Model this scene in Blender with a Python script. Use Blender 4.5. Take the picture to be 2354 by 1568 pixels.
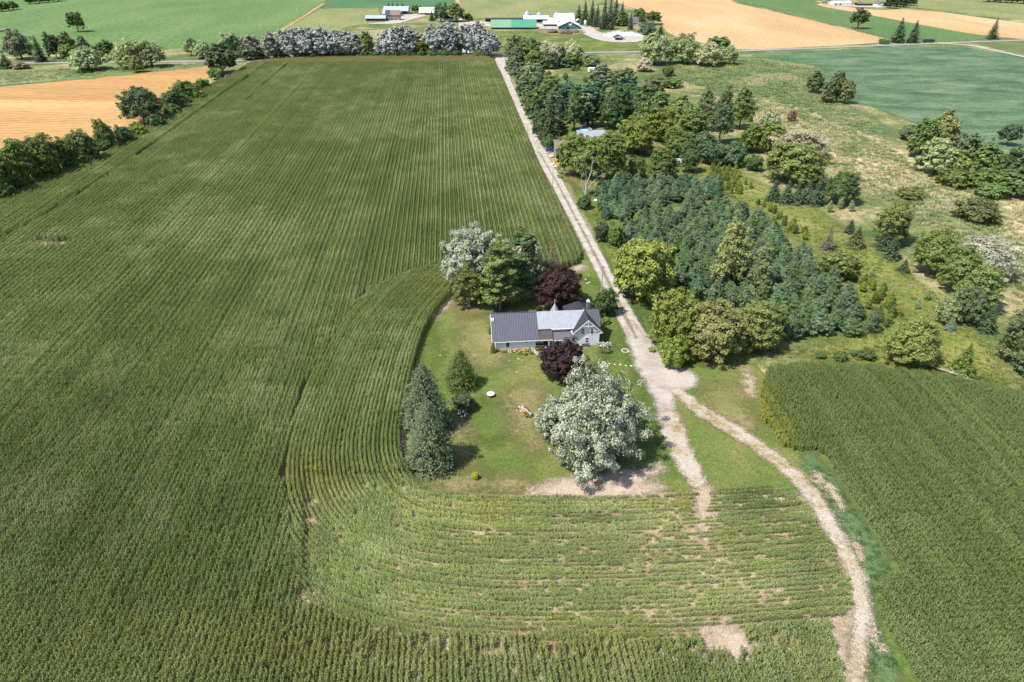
import bpy, math, random
import numpy as np
from mathutils import Vector, Matrix

for o in list(bpy.data.objects):
    bpy.data.objects.remove(o)
SC = bpy.context.scene
COL = SC.collection
RNG = np.random.default_rng(11)
random.seed(11)

# ------------------------------------------------------------------ camera
HCAM, FPX, HORIZON = 80.0, 1569.0, -150.0          # measured on a 2354 px wide view of the photograph
TH = math.atan((784 - HORIZON) / FPX)
CT, ST = math.cos(TH), math.sin(TH)
cam_d = bpy.data.cameras.new('camera')
cam = bpy.data.objects.new('camera', cam_d)
COL.objects.link(cam)
cam.location = (0, 0, HCAM)
cam.rotation_euler = (math.pi / 2 - TH, 0, 0)
cam_d.sensor_width = 36
cam_d.lens = 36 * FPX / 2354
cam_d.clip_start = 1
cam_d.clip_end = 9000
SC.camera = cam
# ------------------------------------------------------------------ sky, sun, exposure
SUN_DIR = Vector((0.87, 0.49, 0)).normalized()     # the way shadows fall on the ground
SUN_EL = math.radians(57)
world = bpy.data.worlds.new('World')
SC.world = world
world.use_nodes = True
wn = world.node_tree
sky = wn.nodes.new('ShaderNodeTexSky')
sky.sky_type = 'NISHITA'
sky.sun_disc = False
sky.sun_elevation = SUN_EL
sky.sun_rotation = math.atan2(-SUN_DIR.x, -SUN_DIR.y)
bg = wn.nodes['Background']
bg.inputs['Strength'].default_value = 0.15
wn.links.new(sky.outputs['Color'], bg.inputs['Color'])
sun_d = bpy.data.lights.new('sun', 'SUN')
sun_d.energy = 5.0
sun_d.angle = math.radians(0.55)
sun_d.color = (1.0, 0.95, 0.87)
sun = bpy.data.objects.new('sun', sun_d)
COL.objects.link(sun)
sv = Vector((SUN_DIR.x * math.cos(SUN_EL), SUN_DIR.y * math.cos(SUN_EL), -math.sin(SUN_EL)))
sun.rotation_euler = sv.to_track_quat('-Z', 'Y').to_euler()
sun.location = (-200, 0, 300)
SC.view_settings.view_transform = 'Standard'
SC.view_settings.look = 'None'
SC.view_settings.exposure = 0.75
SC.view_settings.gamma = 1
SC.view_settings.use_curve_mapping = False
SC.render.engine = 'CYCLES'
SC.cycles.max_bounces = 6
SC.cycles.diffuse_bounces = 2
SC.cycles.glossy_bounces = 2
SC.cycles.transmission_bounces = 3
SC.cycles.transparent_max_bounces = 40
SC.cycles.caustics_reflective = False
SC.cycles.caustics_refractive = False

# ------------------------------------------------------------------ photograph -> place
def G(px, py, z=0.0):
    v = (py - 784) / FPX
    Z = (HCAM - z) / (ST + v * CT)
    return np.array((Z * (px - 1177) / FPX, Z * (CT - v * ST)))
def PXM(py):
    return FPX * (ST + (py - 784) / FPX * CT) / HCAM
def ZAT(Y, py):
    t = (784 - py) / FPX
    return HCAM + Y * (t * CT - ST) / (CT + t * ST)
def GP(pts):
    return np.array([G(*p) for p in pts])
def project(xy, z=0.0):
    d = xy[:, 1] * CT - (z - HCAM) * ST
    u = xy[:, 1] * ST + (z - HCAM) * CT
    return 1177 + FPX * xy[:, 0] / d, 784 - FPX * u / d

def chaikin(p, n=2, closed=False):
    p = np.asarray(p, float)
    for _ in range(n):
        if closed:
            q = np.roll(p, -1, 0)
            p = np.stack([.75 * p + .25 * q, .25 * p + .75 * q], 1).reshape(-1, 2)
        else:
            a, b = p[:-1], p[1:]
            m = np.stack([.75 * a + .25 * b, .25 * a + .75 * b], 1).reshape(-1, 2)
            p = np.vstack([p[:1], m, p[-1:]])
    return p
def seg_dist(pts, line, closed=False):
    best = np.full(len(pts), 1e9)
    tt = np.zeros(len(pts))
    n = len(line) if closed else len(line) - 1
    for i in range(n):
        a = line[i]; b = line[(i + 1) % len(line)]
        ab = b - a
        L = ab @ ab + 1e-12
        t = np.clip(((pts - a) @ ab) / L, 0, 1)
        d = np.hypot(*(pts - a - t[:, None] * ab).T)
        m = d < best
        best[m] = d[m]
        tt[m] = i + t[m]
    return best, tt
def inside(pts, poly):
    r = np.zeros(len(pts), bool)
    x, y = pts[:, 0], pts[:, 1]
    for i in range(len(poly)):
        x0, y0 = poly[i - 1]; x1, y1 = poly[i]
        if y0 == y1: continue
        m = ((y0 > y) != (y1 > y)) & (x < (x1 - x0) * (y - y0) / (y1 - y0) + x0)
        r ^= m
    return r
def sdf(pts, poly):
    d, _ = seg_dist(pts, poly, True)
    return np.where(inside(pts, poly), d, -d)

_perm = RNG.random((256, 256))
def vnoise(x, y):
    xi = np.floor(x).astype(int); yi = np.floor(y).astype(int)
    fx = x - xi; fy = y - yi
    fx = fx * fx * (3 - 2 * fx); fy = fy * fy * (3 - 2 * fy)
    g = lambda a, b: _perm[a % 256, b % 256]
    return (g(xi, yi) * (1 - fx) + g(xi + 1, yi) * fx) * (1 - fy) + (g(xi, yi + 1) * (1 - fx) + g(xi + 1, yi + 1) * fx) * fy
def fbm(x, y, o=4):
    s = 0; a = .5; n = 0
    for k in range(o):
        s = s + a * vnoise(x * 2 ** k + 17 * k, y * 2 ** k + 31 * k); n += a; a *= .5
    return s / n

# ------------------------------------------------------------------ object helpers
def tag(o, label=None, cat=None, group=None, kind=None):
    if label: o['label'] = label
    if cat: o['category'] = cat
    if group: o['group'] = group
    if kind: o['kind'] = kind
    return o
def link(name, data, parent=None, mat=None):
    o = bpy.data.objects.new(name, data)
    COL.objects.link(o)
    if parent is not None: o.parent = parent
    if mat is not None and data is not None and not data.materials: data.materials.append(mat)
    return o
def empty(name, loc, rz=0.0):
    o = bpy.data.objects.new(name, None)
    COL.objects.link(o)
    o.location = loc
    o.rotation_euler = (0, 0, rz)
    o.empty_display_size = .3
    return o
def mesh_np(name, verts, faces, attrs=None, smooth=False, mats=None, mat_idx=None):
    """faces: (n,k) int array or list of such arrays."""
    me = bpy.data.meshes.new(name)
    verts = np.asarray(verts, np.float32)
    if isinstance(faces, np.ndarray): faces = [faces]
    faces = [np.asarray(f, np.int32) for f in faces if len(f)]
    me.vertices.add(len(verts))
    me.vertices.foreach_set('co', verts.ravel())
    nl = sum(f.size for f in faces); nf = sum(len(f) for f in faces)
    me.loops.add(nl); me.polygons.add(nf)
    me.loops.foreach_set('vertex_index', np.concatenate([f.ravel() for f in faces]))
    tot = np.concatenate([np.full(len(f), f.shape[1], np.int32) for f in faces])
    start = np.concatenate([[0], np.cumsum(tot)[:-1]]).astype(np.int32)
    me.polygons.foreach_set('loop_start', start)
    me.polygons.foreach_set('loop_total', tot)
    if smooth: me.polygons.foreach_set('use_smooth', np.ones(nf, bool))
    if mat_idx is not None: me.polygons.foreach_set('material_index', np.asarray(mat_idx, np.int32))
    for k, a in (attrs or {}).items():
        a = np.asarray(a, np.float32)
        if a.ndim == 1:
            at = me.attributes.new(k, 'FLOAT', 'POINT'); at.data.foreach_set('value', a)
        elif a.shape[1] == 3:
            at = me.attributes.new(k, 'FLOAT_VECTOR', 'POINT'); at.data.foreach_set('vector', a.ravel())
        else:
            at = me.attributes.new(k, 'FLOAT_COLOR', 'POINT'); at.data.foreach_set('color', a.ravel())
    me.update(calc_edges=True)
    for m in mats or []: me.materials.append(m)
    return me

class MB:
    """collects simple solids, builds ONE mesh"""
    def __init__(s): s.v = []; s.f = []
    def poly(s, pts):
        n = len(s.v); s.v += [tuple(p) for p in pts]; s.f.append(tuple(range(n, n + len(pts)))); return s
    def box(s, x0, x1, y0, y1, z0, z1):
        n = len(s.v)
        s.v += [(x, y, z) for z in (z0, z1) for x, y in ((x0, y0), (x1, y0), (x1, y1), (x0, y1))]
        s.f += [(n, n + 3, n + 2, n + 1), (n + 4, n + 5, n + 6, n + 7), (n, n + 1, n + 5, n + 4), (n + 1, n + 2, n + 6, n + 5), (n + 2, n + 3, n + 7, n + 6), (n + 3, n, n + 4, n + 7)]
        return s
    def slab(s, quad, t):
        """a planar quad (or tri) thickened along its normal by t (downwards)"""
        q = [Vector(p) for p in quad]
        nrm = (q[1] - q[0]).cross(q[2] - q[0]).normalized() * t
        n = len(s.v); k = len(q)
        s.v += [tuple(p) for p in q] + [tuple(p - nrm) for p in q]
        s.f.append(tuple(range(n, n + k))); s.f.append(tuple(range(n + 2 * k - 1, n + k - 1, -1)))
        for i in range(k):
            j = (i + 1) % k
            s.f.append((n + i, n + k + i, n + k + j, n + j))
        return s
    def tube(s, pts, rad, n=6, cap=True):
        pts = [Vector(p) for p in pts]
        rings = []
        for i, p in enumerate(pts):
            d = (pts[min(i + 1, len(pts) - 1)] - pts[max(i - 1, 0)]).normalized()
            a = d.orthogonal().normalized() if abs(d.z) < .99 else Vector((1, 0, 0))
            a = (a - d * a.dot(d)).normalized(); b = d.cross(a)
            r = rad[i] if hasattr(rad, '__len__') else rad
            k0 = len(s.v)
            for k in range(n):
                t = 2 * math.pi * k / n
                s.v.append(tuple(p + (a * math.cos(t) + b * math.sin(t)) * r))
            rings.append(k0)
        for i in range(len(pts) - 1):
            for k in range(n):
                s.f.append((rings[i] + k, rings[i] + (k + 1) % n, rings[i + 1] + (k + 1) % n, rings[i + 1] + k))
        if cap:
            s.f.append(tuple(rings[0] + k for k in range(n - 1, -1, -1))); s.f.append(tuple(rings[-1] + k for k in range(n)))
        return s
    def cyl(s, x, y, z0, z1, r, n=16, r1=None):
        return s.tube([(x, y, z0), (x, y, z1)], [r, r if r1 is None else r1], n)
    def mesh(s, name, mat=None, smooth=False):
        me = bpy.data.meshes.new(name); me.from_pydata(s.v, [], s.f); me.update()
        if smooth: me.polygons.foreach_set('use_smooth', [True] * len(me.polygons))
        if mat: me.materials.append(mat)
        return me
    def build(s, name, mat, parent=None, smooth=False):
        return link(name, s.mesh(name, mat, smooth), parent)

# ------------------------------------------------------------------ materials
class NT:
    def __init__(s, name):
        s.m = bpy.data.materials.new(name); s.m.use_nodes = True
        s.t = s.m.node_tree; s.t.nodes.clear()
        s.out = s.n('ShaderNodeOutputMaterial')
    def n(s, typ, **kw):
        nd = s.t.nodes.new(typ)
        for k, v in kw.items(): setattr(nd, k, v)
        return nd
    def set(s, sock, v):
        if isinstance(v, bpy.types.NodeSocket): s.t.links.new(v, sock)
        elif v is not None:
            if hasattr(sock, 'default_value') and hasattr(sock.default_value, '__len__') and hasattr(v, '__len__') and len(v) == 3 and len(sock.default_value) == 4: v = (*v, 1)
            sock.default_value = v
    def math(s, op, a, b=None, c=None):
        nd = s.n('ShaderNodeMath', operation=op)
        s.set(nd.inputs[0], a)
        if b is not None: s.set(nd.inputs[1], b)
        if c is not None: s.set(nd.inputs[2], c)
        return nd.outputs[0]
    def vmul(s, a, k):
        nd = s.n('ShaderNodeVectorMath', operation='MULTIPLY'); s.set(nd.inputs[0], a); s.set(nd.inputs[1], k); return nd.outputs[0]
    def noise(s, scale, vec=None, detail=4, rough=.6, dist=0.0):
        nd = s.n('ShaderNodeTexNoise'); s.set(nd.inputs['Scale'], scale); nd.inputs['Detail'].default_value = detail
        nd.inputs['Roughness'].default_value = rough; nd.inputs['Distortion'].default_value = dist
        if vec is not None: s.set(nd.inputs['Vector'], vec)
        return nd.outputs['Fac']
    def ramp(s, fac, stops):
        nd = s.n('ShaderNodeValToRGB'); e = nd.color_ramp.elements
        while len(e) < len(stops): e.new(.5)
        for i, (p, c) in enumerate(stops): e[i].position = p; e[i].color = (*c, 1) if len(c) == 3 else c
        s.set(nd.inputs['Fac'], fac); return nd.outputs['Color']
    def mix(s, fac, a, b, mode='MIX'):
        nd = s.n('ShaderNodeMix', data_type='RGBA', blend_type=mode)
        s.set(nd.inputs[0], fac); s.set(nd.inputs[6], a); s.set(nd.inputs[7], b); return nd.outputs[2]
    def range(s, v, a, b, c=0.0, d=1.0):
        nd = s.n('ShaderNodeMapRange'); s.set(nd.inputs[0], v)
        for i, x in enumerate((a, b, c, d)): s.set(nd.inputs[i + 1], x)
        return nd.outputs[0]
    def pos(s): return s.n('ShaderNodeNewGeometry').outputs['Position']
    def attr(s, name, typ='GEOMETRY'):
        return s.n('ShaderNodeAttribute', attribute_name=name, attribute_type=typ)
    def bsdf(s, color, rough=.8, spec=.3, metal=0.0, bump=None, bstr=.3, bdist=.1):
        nd = s.n('ShaderNodeBsdfPrincipled')
        s.set(nd.inputs['Base Color'], color); s.set(nd.inputs['Roughness'], rough)
        s.set(nd.inputs['Specular IOR Level'], spec); s.set(nd.inputs['Metallic'], metal)
        if bump is not None:
            b = s.n('ShaderNodeBump'); b.inputs['Strength'].default_value = bstr; b.inputs['Distance'].default_value = bdist
            s.set(b.inputs['Height'], bump); s.t.links.new(b.outputs[0], nd.inputs['Normal'])
        return nd.outputs[0]
    def end(s, sh): s.t.links.new(sh, s.out.inputs['Surface']); return s.m

def plain(name, col, rough=.7, spec=.3, metal=0.0, var=.18, scale=3.0, bump=0.0):
    t = NT(name)
    tc = t.n('ShaderNodeTexCoord').outputs['Object']
    f = t.noise(scale, tc, 5)
    c = t.mix(f, tuple(x * (1 - var) for x in col), tuple(min(1, x * (1 + var)) for x in col))
    return t.end(t.bsdf(c, rough, spec, metal, f if bump else None, bump, .05))

def ground_mat(name, stops, scale=.08, fine=1.5, stretch=(1, 1, 1), rot=0.0, feather=None, amp=2.0, fine_amt=.5, rough=.95, bump=.5, bdist=.15, extra=None, nscale=.35):
    """broad patches through a colour ramp + fine speckle; 'edge' attribute gives a ragged border"""
    t = NT(name)
    p = t.pos()
    mp = t.n('ShaderNodeMapping'); mp.inputs['Rotation'].default_value = (0, 0, rot); mp.inputs['Scale'].default_value = stretch
    t.t.links.new(p, mp.inputs['Vector']); v = mp.outputs[0]
    a = t.noise(scale, v, 6, .62, .4)
    b = t.noise(fine, v, 4, .7)
    f = t.math('ADD', a, t.math('MULTIPLY', t.math('SUBTRACT', b, .5), fine_amt))
    c = t.ramp(f, stops)
    c2 = t.noise(fine * 3.1, v, 2, .6)
    c = t.mix(t.range(c2, .3, .75), t.mix(1.0, c, (.62, .62, .62), 'MULTIPLY'), t.mix(1.0, c, (1.3, 1.3, 1.3), 'MULTIPLY'))
    if extra: c = extra(t, c, p, v)
    sh = t.bsdf(c, rough, .15, 0, t.math('ADD', b, c2), bump, bdist)
    if feather:
        e = t.attr('edge').outputs['Fac']
        nz = t.noise(nscale, p, 5, .7)
        nz2 = t.noise(nscale * 7, p, 3, .6)
        nn = t.math('ADD', t.math('SUBTRACT', nz, .5), t.math('MULTIPLY', t.math('SUBTRACT', nz2, .5), .8))
        e = t.math('ADD', e, t.math('MULTIPLY', nn, amp))
        al = t.range(e, -feather, feather)
        tr = t.n('ShaderNodeBsdfTransparent').outputs[0]
        ms = t.n('ShaderNodeMixShader'); t.set(ms.inputs[0], al); t.t.links.new(tr, ms.inputs[1]); t.t.links.new(sh, ms.inputs[2]); sh = ms.outputs[0]
    return t.end(sh)

_layer = [0]
def sheet(name, sd, bbox, res, mat, grow=1.5, z=None):
    """a ground sheet on a grid; sd(points) = metres inside its border, kept in the attribute 'edge'"""
    x0, x1, y0, y1 = bbox
    nx = max(2, int((x1 - x0) / res) + 1); ny = max(2, int((y1 - y0) / res) + 1)
    X, Y = np.meshgrid(np.linspace(x0, x1, nx), np.linspace(y0, y1, ny))
    pts = np.stack([X.ravel(), Y.ravel()], 1)
    d = sd(pts)
    i = np.arange(nx * ny).reshape(ny, nx)
    q = np.stack([i[:-1, :-1], i[:-1, 1:], i[1:, 1:], i[1:, :-1]], -1).reshape(-1, 4)
    q = q[(d[q] > -grow - res).any(1)]
    u, inv = np.unique(q, return_inverse=True)
    _layer[0] += 1
    if z is None: z = .006 * _layer[0]
    v = np.column_stack([pts[u], np.full(len(u), z)])
    me = mesh_np(name, v, inv.reshape(-1, 4), {'edge': np.clip(d[u], -grow * 2 - 5, 30)})
    me.materials.append(mat)
    return tag(link(name, me), kind='structure')
def poly_sheet(name, px, res, mat, grow=1.5, smooth=2, world=False, z=None):
    p = np.asarray(px, float) if world else GP(px)
    if smooth: p = chaikin(p, smooth, True)
    m = grow + 2
    bb = (p[:, 0].min() - m, p[:, 0].max() + m, p[:, 1].min() - m, p[:, 1].max() + m)
    return sheet(name, lambda q: sdf(q, p), bb, res, mat, grow, z)
def ribbon_sheet(name, px, res, mat, grow=1.0, world=False, z=None):
    """px: (x, y, full width in metres)"""
    p = np.array([G(a, b) for a, b, w in px]) if not world else np.array([(a, b) for a, b, w in px])
    w = np.array([c for a, b, c in px]) / 2
    m = w.max() + grow + 2
    bb = (p[:, 0].min() - m, p[:, 0].max() + m, p[:, 1].min() - m, p[:, 1].max() + m)
    def sd(q):
        d, t = seg_dist(q, p)
        return np.interp(t, np.arange(len(p)), w) - d
    return sheet(name, sd, bb, res, mat, grow, z)

# ================================================================== THE SETTING: ground, fields, roads
M = {}
M['meadow'] = ground_mat('meadow_grass', [(.30, (.052, .084, .024)), (.43, (.085, .115, .034)), (.52, (.14, .15, .055)), (.60, (.24, .21, .10)), (.70, (.33, .28, .15))], .028, .35, fine_amt=.55, bump=.8, bdist=.35)
M['rough_grass'] = ground_mat('rough_grass', [(.30, (.05, .082, .02)), (.45, (.085, .118, .026)), (.58, (.13, .15, .035)), (.72, (.23, .19, .09))], .05, .6, feather=1.2, amp=5, fine_amt=.5, bump=.8, bdist=.3)
M['weedy_grass'] = ground_mat('weedy_grass', [(.30, (.085, .118, .026)), (.48, (.13, .155, .034)), (.6, (.175, .185, .048)), (.75, (.25, .22, .10))], .045, .7, feather=2, amp=9, fine_amt=.5, bump=.8, bdist=.3)
M['straw_grass'] = ground_mat('straw_grass', [(.28, (.08, .12, .045)), (.41, (.15, .17, .07)), (.5, (.29, .255, .13)), (.62, (.41, .35, .21)), (.74, (.27, .25, .13))], .03, .22, (1, .55, 1), .9, feather=3, amp=16, fine_amt=.75, bump=.9, bdist=.4, nscale=.06)
M['marsh_grass'] = ground_mat('marsh_grass', [(.3, (.06, .115, .045)), (.5, (.10, .155, .06)), (.66, (.16, .18, .08)), (.8, (.24, .2, .12))], .02, .2, (1, .6, 1), 1.2, feather=4, amp=20, fine_amt=.5, bump=.7, bdist=.4, nscale=.05)
M['lawn'] = ground_mat('lawn', [(.28, (.058, .098, .020)), (.45, (.085, .120, .026)), (.58, (.118, .134, .036)), (.70, (.165, .145, .057)), (.84, (.21, .165, .082))], .065, .9, feather=.35, amp=1.2, fine_amt=.35, bump=.4, bdist=.06)
M['green_lawn'] = ground_mat('green_lawn', [(.25, (.06, .10, .020)), (.5, (.08, .118, .025)), (.75, (.12, .135, .038))], .1, 1.2, feather=2.5, amp=8, fine_amt=.4, bump=.4, bdist=.06, nscale=.12)
M['dry_lawn'] = ground_mat('dry_lawn', [(.25, (.105, .12, .034)), (.45, (.145, .138, .048)), (.65, (.20, .165, .08)), (.8, (.10, .12, .032))], .12, 1.4, feather=2.6, amp=8, fine_amt=.5, bump=.3, bdist=.05, nscale=.2)
M['sand'] = ground_mat('bare_sand', [(.3, (.25, .19, .13)), (.5, (.34, .265, .205)), (.7, (.42, .34, .275))], .2, 2.0, feather=1.2, amp=5.0, fine_amt=.4, bump=.35, bdist=.06, nscale=.35)
M['patchy_sand'] = ground_mat('patchy_sand', [(.3, (.24, .185, .12)), (.5, (.32, .25, .18)), (.7, (.38, .31, .24))], .2, 2.0, feather=.5, amp=6.0, fine_amt=.4, bump=.35, bdist=.06, nscale=.6)
M['clover'] = ground_mat('clover_strip', [(.25, (.062, .108, .042)), (.5, (.08, .125, .05)), (.75, (.12, .14, .06))], .15, 1.6, feather=1.0, amp=3, fine_amt=.5, bump=.5, bdist=.1, nscale=.3)
M['gravel'] = ground_mat('gravel', [(.3, (.255, .22, .185)), (.48, (.34, .30, .262)), (.7, (.41, .37, .33))], .22, 2.6, feather=.28, amp=1.3, fine_amt=.5, bump=.5, bdist=.05, nscale=.5)
M['soft_gravel'] = ground_mat('soft_gravel', [(.3, (.245, .205, .165)), (.48, (.325, .28, .24)), (.7, (.40, .36, .315))], .18, 2.2, feather=.7, amp=3.2, fine_amt=.6, bump=.5, bdist=.05, nscale=.4)
M['worn_gravel'] = ground_mat('worn_track', [(.28, (.15, .145, .05)), (.42, (.25, .20, .115)), (.52, (.33, .275, .215)), (.75, (.38, .33, .275))], .16, 1.3, feather=.5, amp=2.6, fine_amt=.55, bump=.4, bdist=.06, nscale=.4)
M['strip'] = ground_mat('lane_strip', [(.3, (.13, .135, .045)), (.5, (.20, .17, .09)), (.7, (.30, .25, .19))], .3, 1.5, feather=.35, amp=1.6, fine_amt=.6, nscale=.5)
M['asphalt'] = ground_mat('asphalt', [(.3, (.20, .195, .19)), (.7, (.27, .265, .26))], .2, 2, feather=.3, amp=.5)
M['soil'] = ground_mat('field_soil', [(.3, (.095, .075, .04)), (.5, (.15, .115, .065)), (.7, (.22, .17, .105))], .1, 1.4, feather=.5, amp=1.5, bump=.5)
M['sandy_soil'] = ground_mat('sandy_soil', [(.3, (.17, .135, .075)), (.48, (.25, .195, .12)), (.7, (.36, .285, .20))], .09, 1.2, feather=1.5, amp=6, fine_amt=.5, bump=.5, nscale=.12)

base = MB().poly([(-3500, -300, 0), (3500, -300, 0), (3500, 7000, 0), (-3500, 7000, 0)]).build('ground', M['meadow'])
tag(base, kind='structure')

# ---- far fields
def field_extra_rows(spacing, rot, amt, col):
    def f(t, c, p, v):
        mp = t.n('ShaderNodeMapping'); mp.inputs['Rotation'].default_value = (0, 0, rot)
        t.t.links.new(p, mp.inputs['Vector'])
        w = t.n('ShaderNodeTexWave', wave_type='BANDS', bands_direction='X'); w.inputs['Scale'].default_value = .314 / spacing; w.inputs['Distortion'].default_value = 1.2; w.inputs['Detail'].default_value = 2; w.inputs['Detail Scale'].default_value = .4
        t.t.links.new(mp.outputs[0], w.inputs['Vector'])
        return t.mix(t.math('MULTIPLY', w.outputs['Fac'], amt), c, col)
    return f
M['bright_field'] = ground_mat('bright_green_crop', [(.3, (.066, .122, .034)), (.5, (.085, .148, .042)), (.7, (.125, .172, .06))], .012, .12, (1, .35, 1), .35, feather=1.5, amp=2, fine_amt=.28, bump=.3, bdist=.2, extra=field_extra_rows(12, 1.3, .2, (.12, .18, .06)))
M['teal_field'] = ground_mat('dark_green_crop', [(.3, (.045, .105, .042)), (.7, (.07, .14, .055))], .02, .2, feather=1.5, amp=2)
M['hay_field'] = ground_mat('olive_hay', [(.3, (.12, .15, .05)), (.5, (.165, .18, .065)), (.7, (.22, .2, .09))], .02, .15, (1, .4, 1), 0, feather=1.5, amp=3, fine_amt=.4)
M['gold'] = ground_mat('golden_stubble', [(.26, (.22, .112, .033)), (.42, (.30, .16, .048)), (.56, (.36, .208, .072)), (.75, (.45, .31, .145))], .03, .5, (.12, 1, 1), -.16, feather=.8, amp=2, fine_amt=.42, bump=.35, bdist=.2, extra=field_extra_rows(5.5, 1.41, .3, (.46, .32, .17)))
M['pale_gold'] = ground_mat('pale_wheat', [(.3, (.32, .205, .09)), (.5, (.385, .26, .125)), (.7, (.44, .325, .185))], .012, .3, (1, .3, 1), 1.2, feather=1.5, amp=2.5, fine_amt=.4, bump=.3, extra=field_extra_rows(9, .5, .22, (.34, .22, .10)))
M['green_strip'] = ground_mat('green_strip_crop', [(.3, (.06, .115, .034)), (.7, (.095, .145, .05))], .02, .2, (1, .3, 1), 1.1, feather=1.5, amp=2)
M['beans'] = ground_mat('bean_crop', [(.30, (.038, .078, .034)), (.44, (.06, .108, .05)), (.56, (.09, .14, .072)), (.72, (.135, .175, .10))], .03, .16, (1, 2.2, 1), .35, feather=.8, amp=2, fine_amt=.62, bump=.9, bdist=.4)
M['far_corn'] = ground_mat('far_corn', [(.3, (.07, .10, .035)), (.7, (.13, .15, .055))], .03, .4, feather=1, amp=2, bump=.8, bdist=.4)

poly_sheet('bright_crop_field', [(-420, 128), (-420, -70), (150, -90), (900, -70), (745, 2), (690, 40), (628, 80), (560, 96), (430, 110), (260, 116), (0, 132)], 9, M['bright_field'], 3, 1)
poly_sheet('dark_crop_field', [(738, 20), (752, -4), (800, -60), (1040, -60), (1052, 2), (1050, 18), (950, 17), (870, 19)], 8, M['teal_field'], 3, 0)
poly_sheet('hay_field', [(628, 81), (735, 20), (870, 18), (880, 45), (840, 55), (800, 62), (760, 78), (700, 82)], 7, M['hay_field'], 3, 0)
poly_sheet('green_crop_field', [(1056, 38), (1056, -60), (1400, -60), (1400, 0), (1330, 24), (1300, 40), (1200, 41), (1090, 42)], 8, M['hay_field'], 3, 0)
poly_sheet('wheat_field', [(1428, 12), (1395, -10), (1420, -60), (1560, -80), (1660, 0), (1830, 38), (2010, 82), (2050, 92), (2030, 98), (1850, 109), (1703, 116), (1640, 104), (1560, 88), (1525, 70), (1518, 40), (1480, 26)], 7, M['pale_gold'], 3, 1)
poly_sheet('green_strip_field', [(1664, -4), (1640, -60), (1760, -60), (1868, 9), (2010, 35), (2120, 58), (2275, 82), (2268, 90), (2190, 96), (2060, 97), (2050, 90), (1900, 52)], 7, M['green_strip'], 3, 1)
poly_sheet('wheat_strip_field', [(1866, 11), (1900, 6), (2000, 24), (2110, 20), (2354, 54), (2600, 80), (2600, 118), (2354, 90), (2270, 84), (2120, 58), (2010, 36)], 7, M['pale_gold'], 3, 1)
poly_sheet('upper_green_field', [(1960, 3), (1950, -60), (2700, -60), (2700, 60), (2354, 50), (2130, 19), (2040, 14)], 9, M['hay_field'], 3, 1)
poly_sheet('distant_corn_strip', [(2228, 97), (2300, 91), (2600, 100), (2600, 160), (2354, 122), (2290, 112)], 7, M['far_corn'], 3, 0)
poly_sheet('golden_field', [(-200, 212), (0, 200), (180, 183), (330, 166), (483, 151), (492, 158), (470, 192), (430, 225), (330, 290), (220, 345), (100, 370), (0, 390), (-200, 430)], 3, M['gold'], 2, 1)
poly_sheet('bean_field', [(1700, 124), (1900, 116), (2178, 103), (2354, 131), (2620, 170), (2620, 360), (2354, 350), (2225, 332), (2125, 292), (2060, 266), (1985, 238), (1940, 235), (1892, 215), (1890, 176), (1902, 154), (1820, 142)], 3, M['beans'], 2, 1)
poly_sheet('marsh_meadow', [(1500, 130), (1700, 128), (1860, 145), (1890, 160), (1870, 200), (1960, 250), (2060, 300), (1960, 330), (1800, 260), (1640, 200), (1520, 170)], 4, M['marsh_grass'], 8, 2)
poly_sheet('straw_meadow', [(1640, 205), (1760, 225), (1900, 265), (2060, 330), (2120, 380), (2354, 440), (2500, 520), (2500, 760), (2354, 680), (2230, 560), (2060, 470), (1960, 400), (1800, 330)], 2.5, M['straw_grass'], 8, 2)
poly_sheet('roadside_meadow', [(-250, 215), (0, 198), (250, 176), (470, 152), (500, 145), (300, 152), (0, 168), (-250, 180)], 4, M['marsh_grass'], 4, 1)
poly_sheet('farm_meadow', [(870, 85), (1135, 80), (1150, 70), (1330, 70), (1400, 100), (1500, 108), (1470, 116), (1200, 124), (900, 110)], 6, M['rough_grass'], 4, 1)

# weedy slope beside the pine plantation, rough verges, plantation floor
poly_sheet('weedy_slope', [(1560, 375), (1700, 400), (1880, 480), (1990, 560), (2100, 640), (2230, 760), (2330, 860), (2200, 870), (2050, 850), (1900, 820), (1780, 810), (1990, 780), (2000, 740), (1860, 570), (1700, 460), (1600, 410)], 1.5, M['weedy_grass'], 8, 2)
poly_sheet('road_verge', [(1160, 140), (1200, 200), (1260, 300), (1320, 440), (1380, 560), (1440, 680), (1480, 760), (1540, 830), (1700, 860), (1760, 830), (1700, 760), (1500, 560), (1400, 420), (1290, 250), (1230, 160)], 2, M['rough_grass'], 5, 2)

# ---- soil under the corn, and the yard
YARD_PATH = chaikin(GP([(1090, 628), (1030, 692), (985, 747), (963, 806), (947, 870), (933, 940), (923, 1010), (927, 1064), (950, 1106), (1000, 1134), (1080, 1145), (1200, 1148), (1400, 1145), (1580, 1138), (1830, 1122), (2010, 1112)]), 3)
poly_sheet('corn_soil', [(-500, 560), (0, 466), (110, 412), (230, 372), (330, 302), (430, 242), (490, 190), (550, 160), (575, 142), (900, 132), (1130, 131), (1146, 150), (1170, 200), (1210, 295), (1265, 425), (1310, 510), (1342, 585), (1345, 622), (1260, 640), (1090, 628), (1030, 692), (963, 806), (923, 1010), (950, 1106), (1080, 1145), (1580, 1138), (1820, 1110), (1900, 1200), (1960, 1320), (1975, 1420), (1930, 1600), (1920, 1900), (0, 1900), (-500, 1700)], 4, M['soil'], 2, 1)
poly_sheet('sandy_corn_soil', [(640, 1100), (760, 1070), (930, 1110), (1200, 1125), (1580, 1110), (1820, 1090), (1900, 1190), (1960, 1320), (1975, 1420), (1930, 1700), (900, 1640), (640, 1400)], 1.2, M['sandy_soil'], 5, 1)
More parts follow.
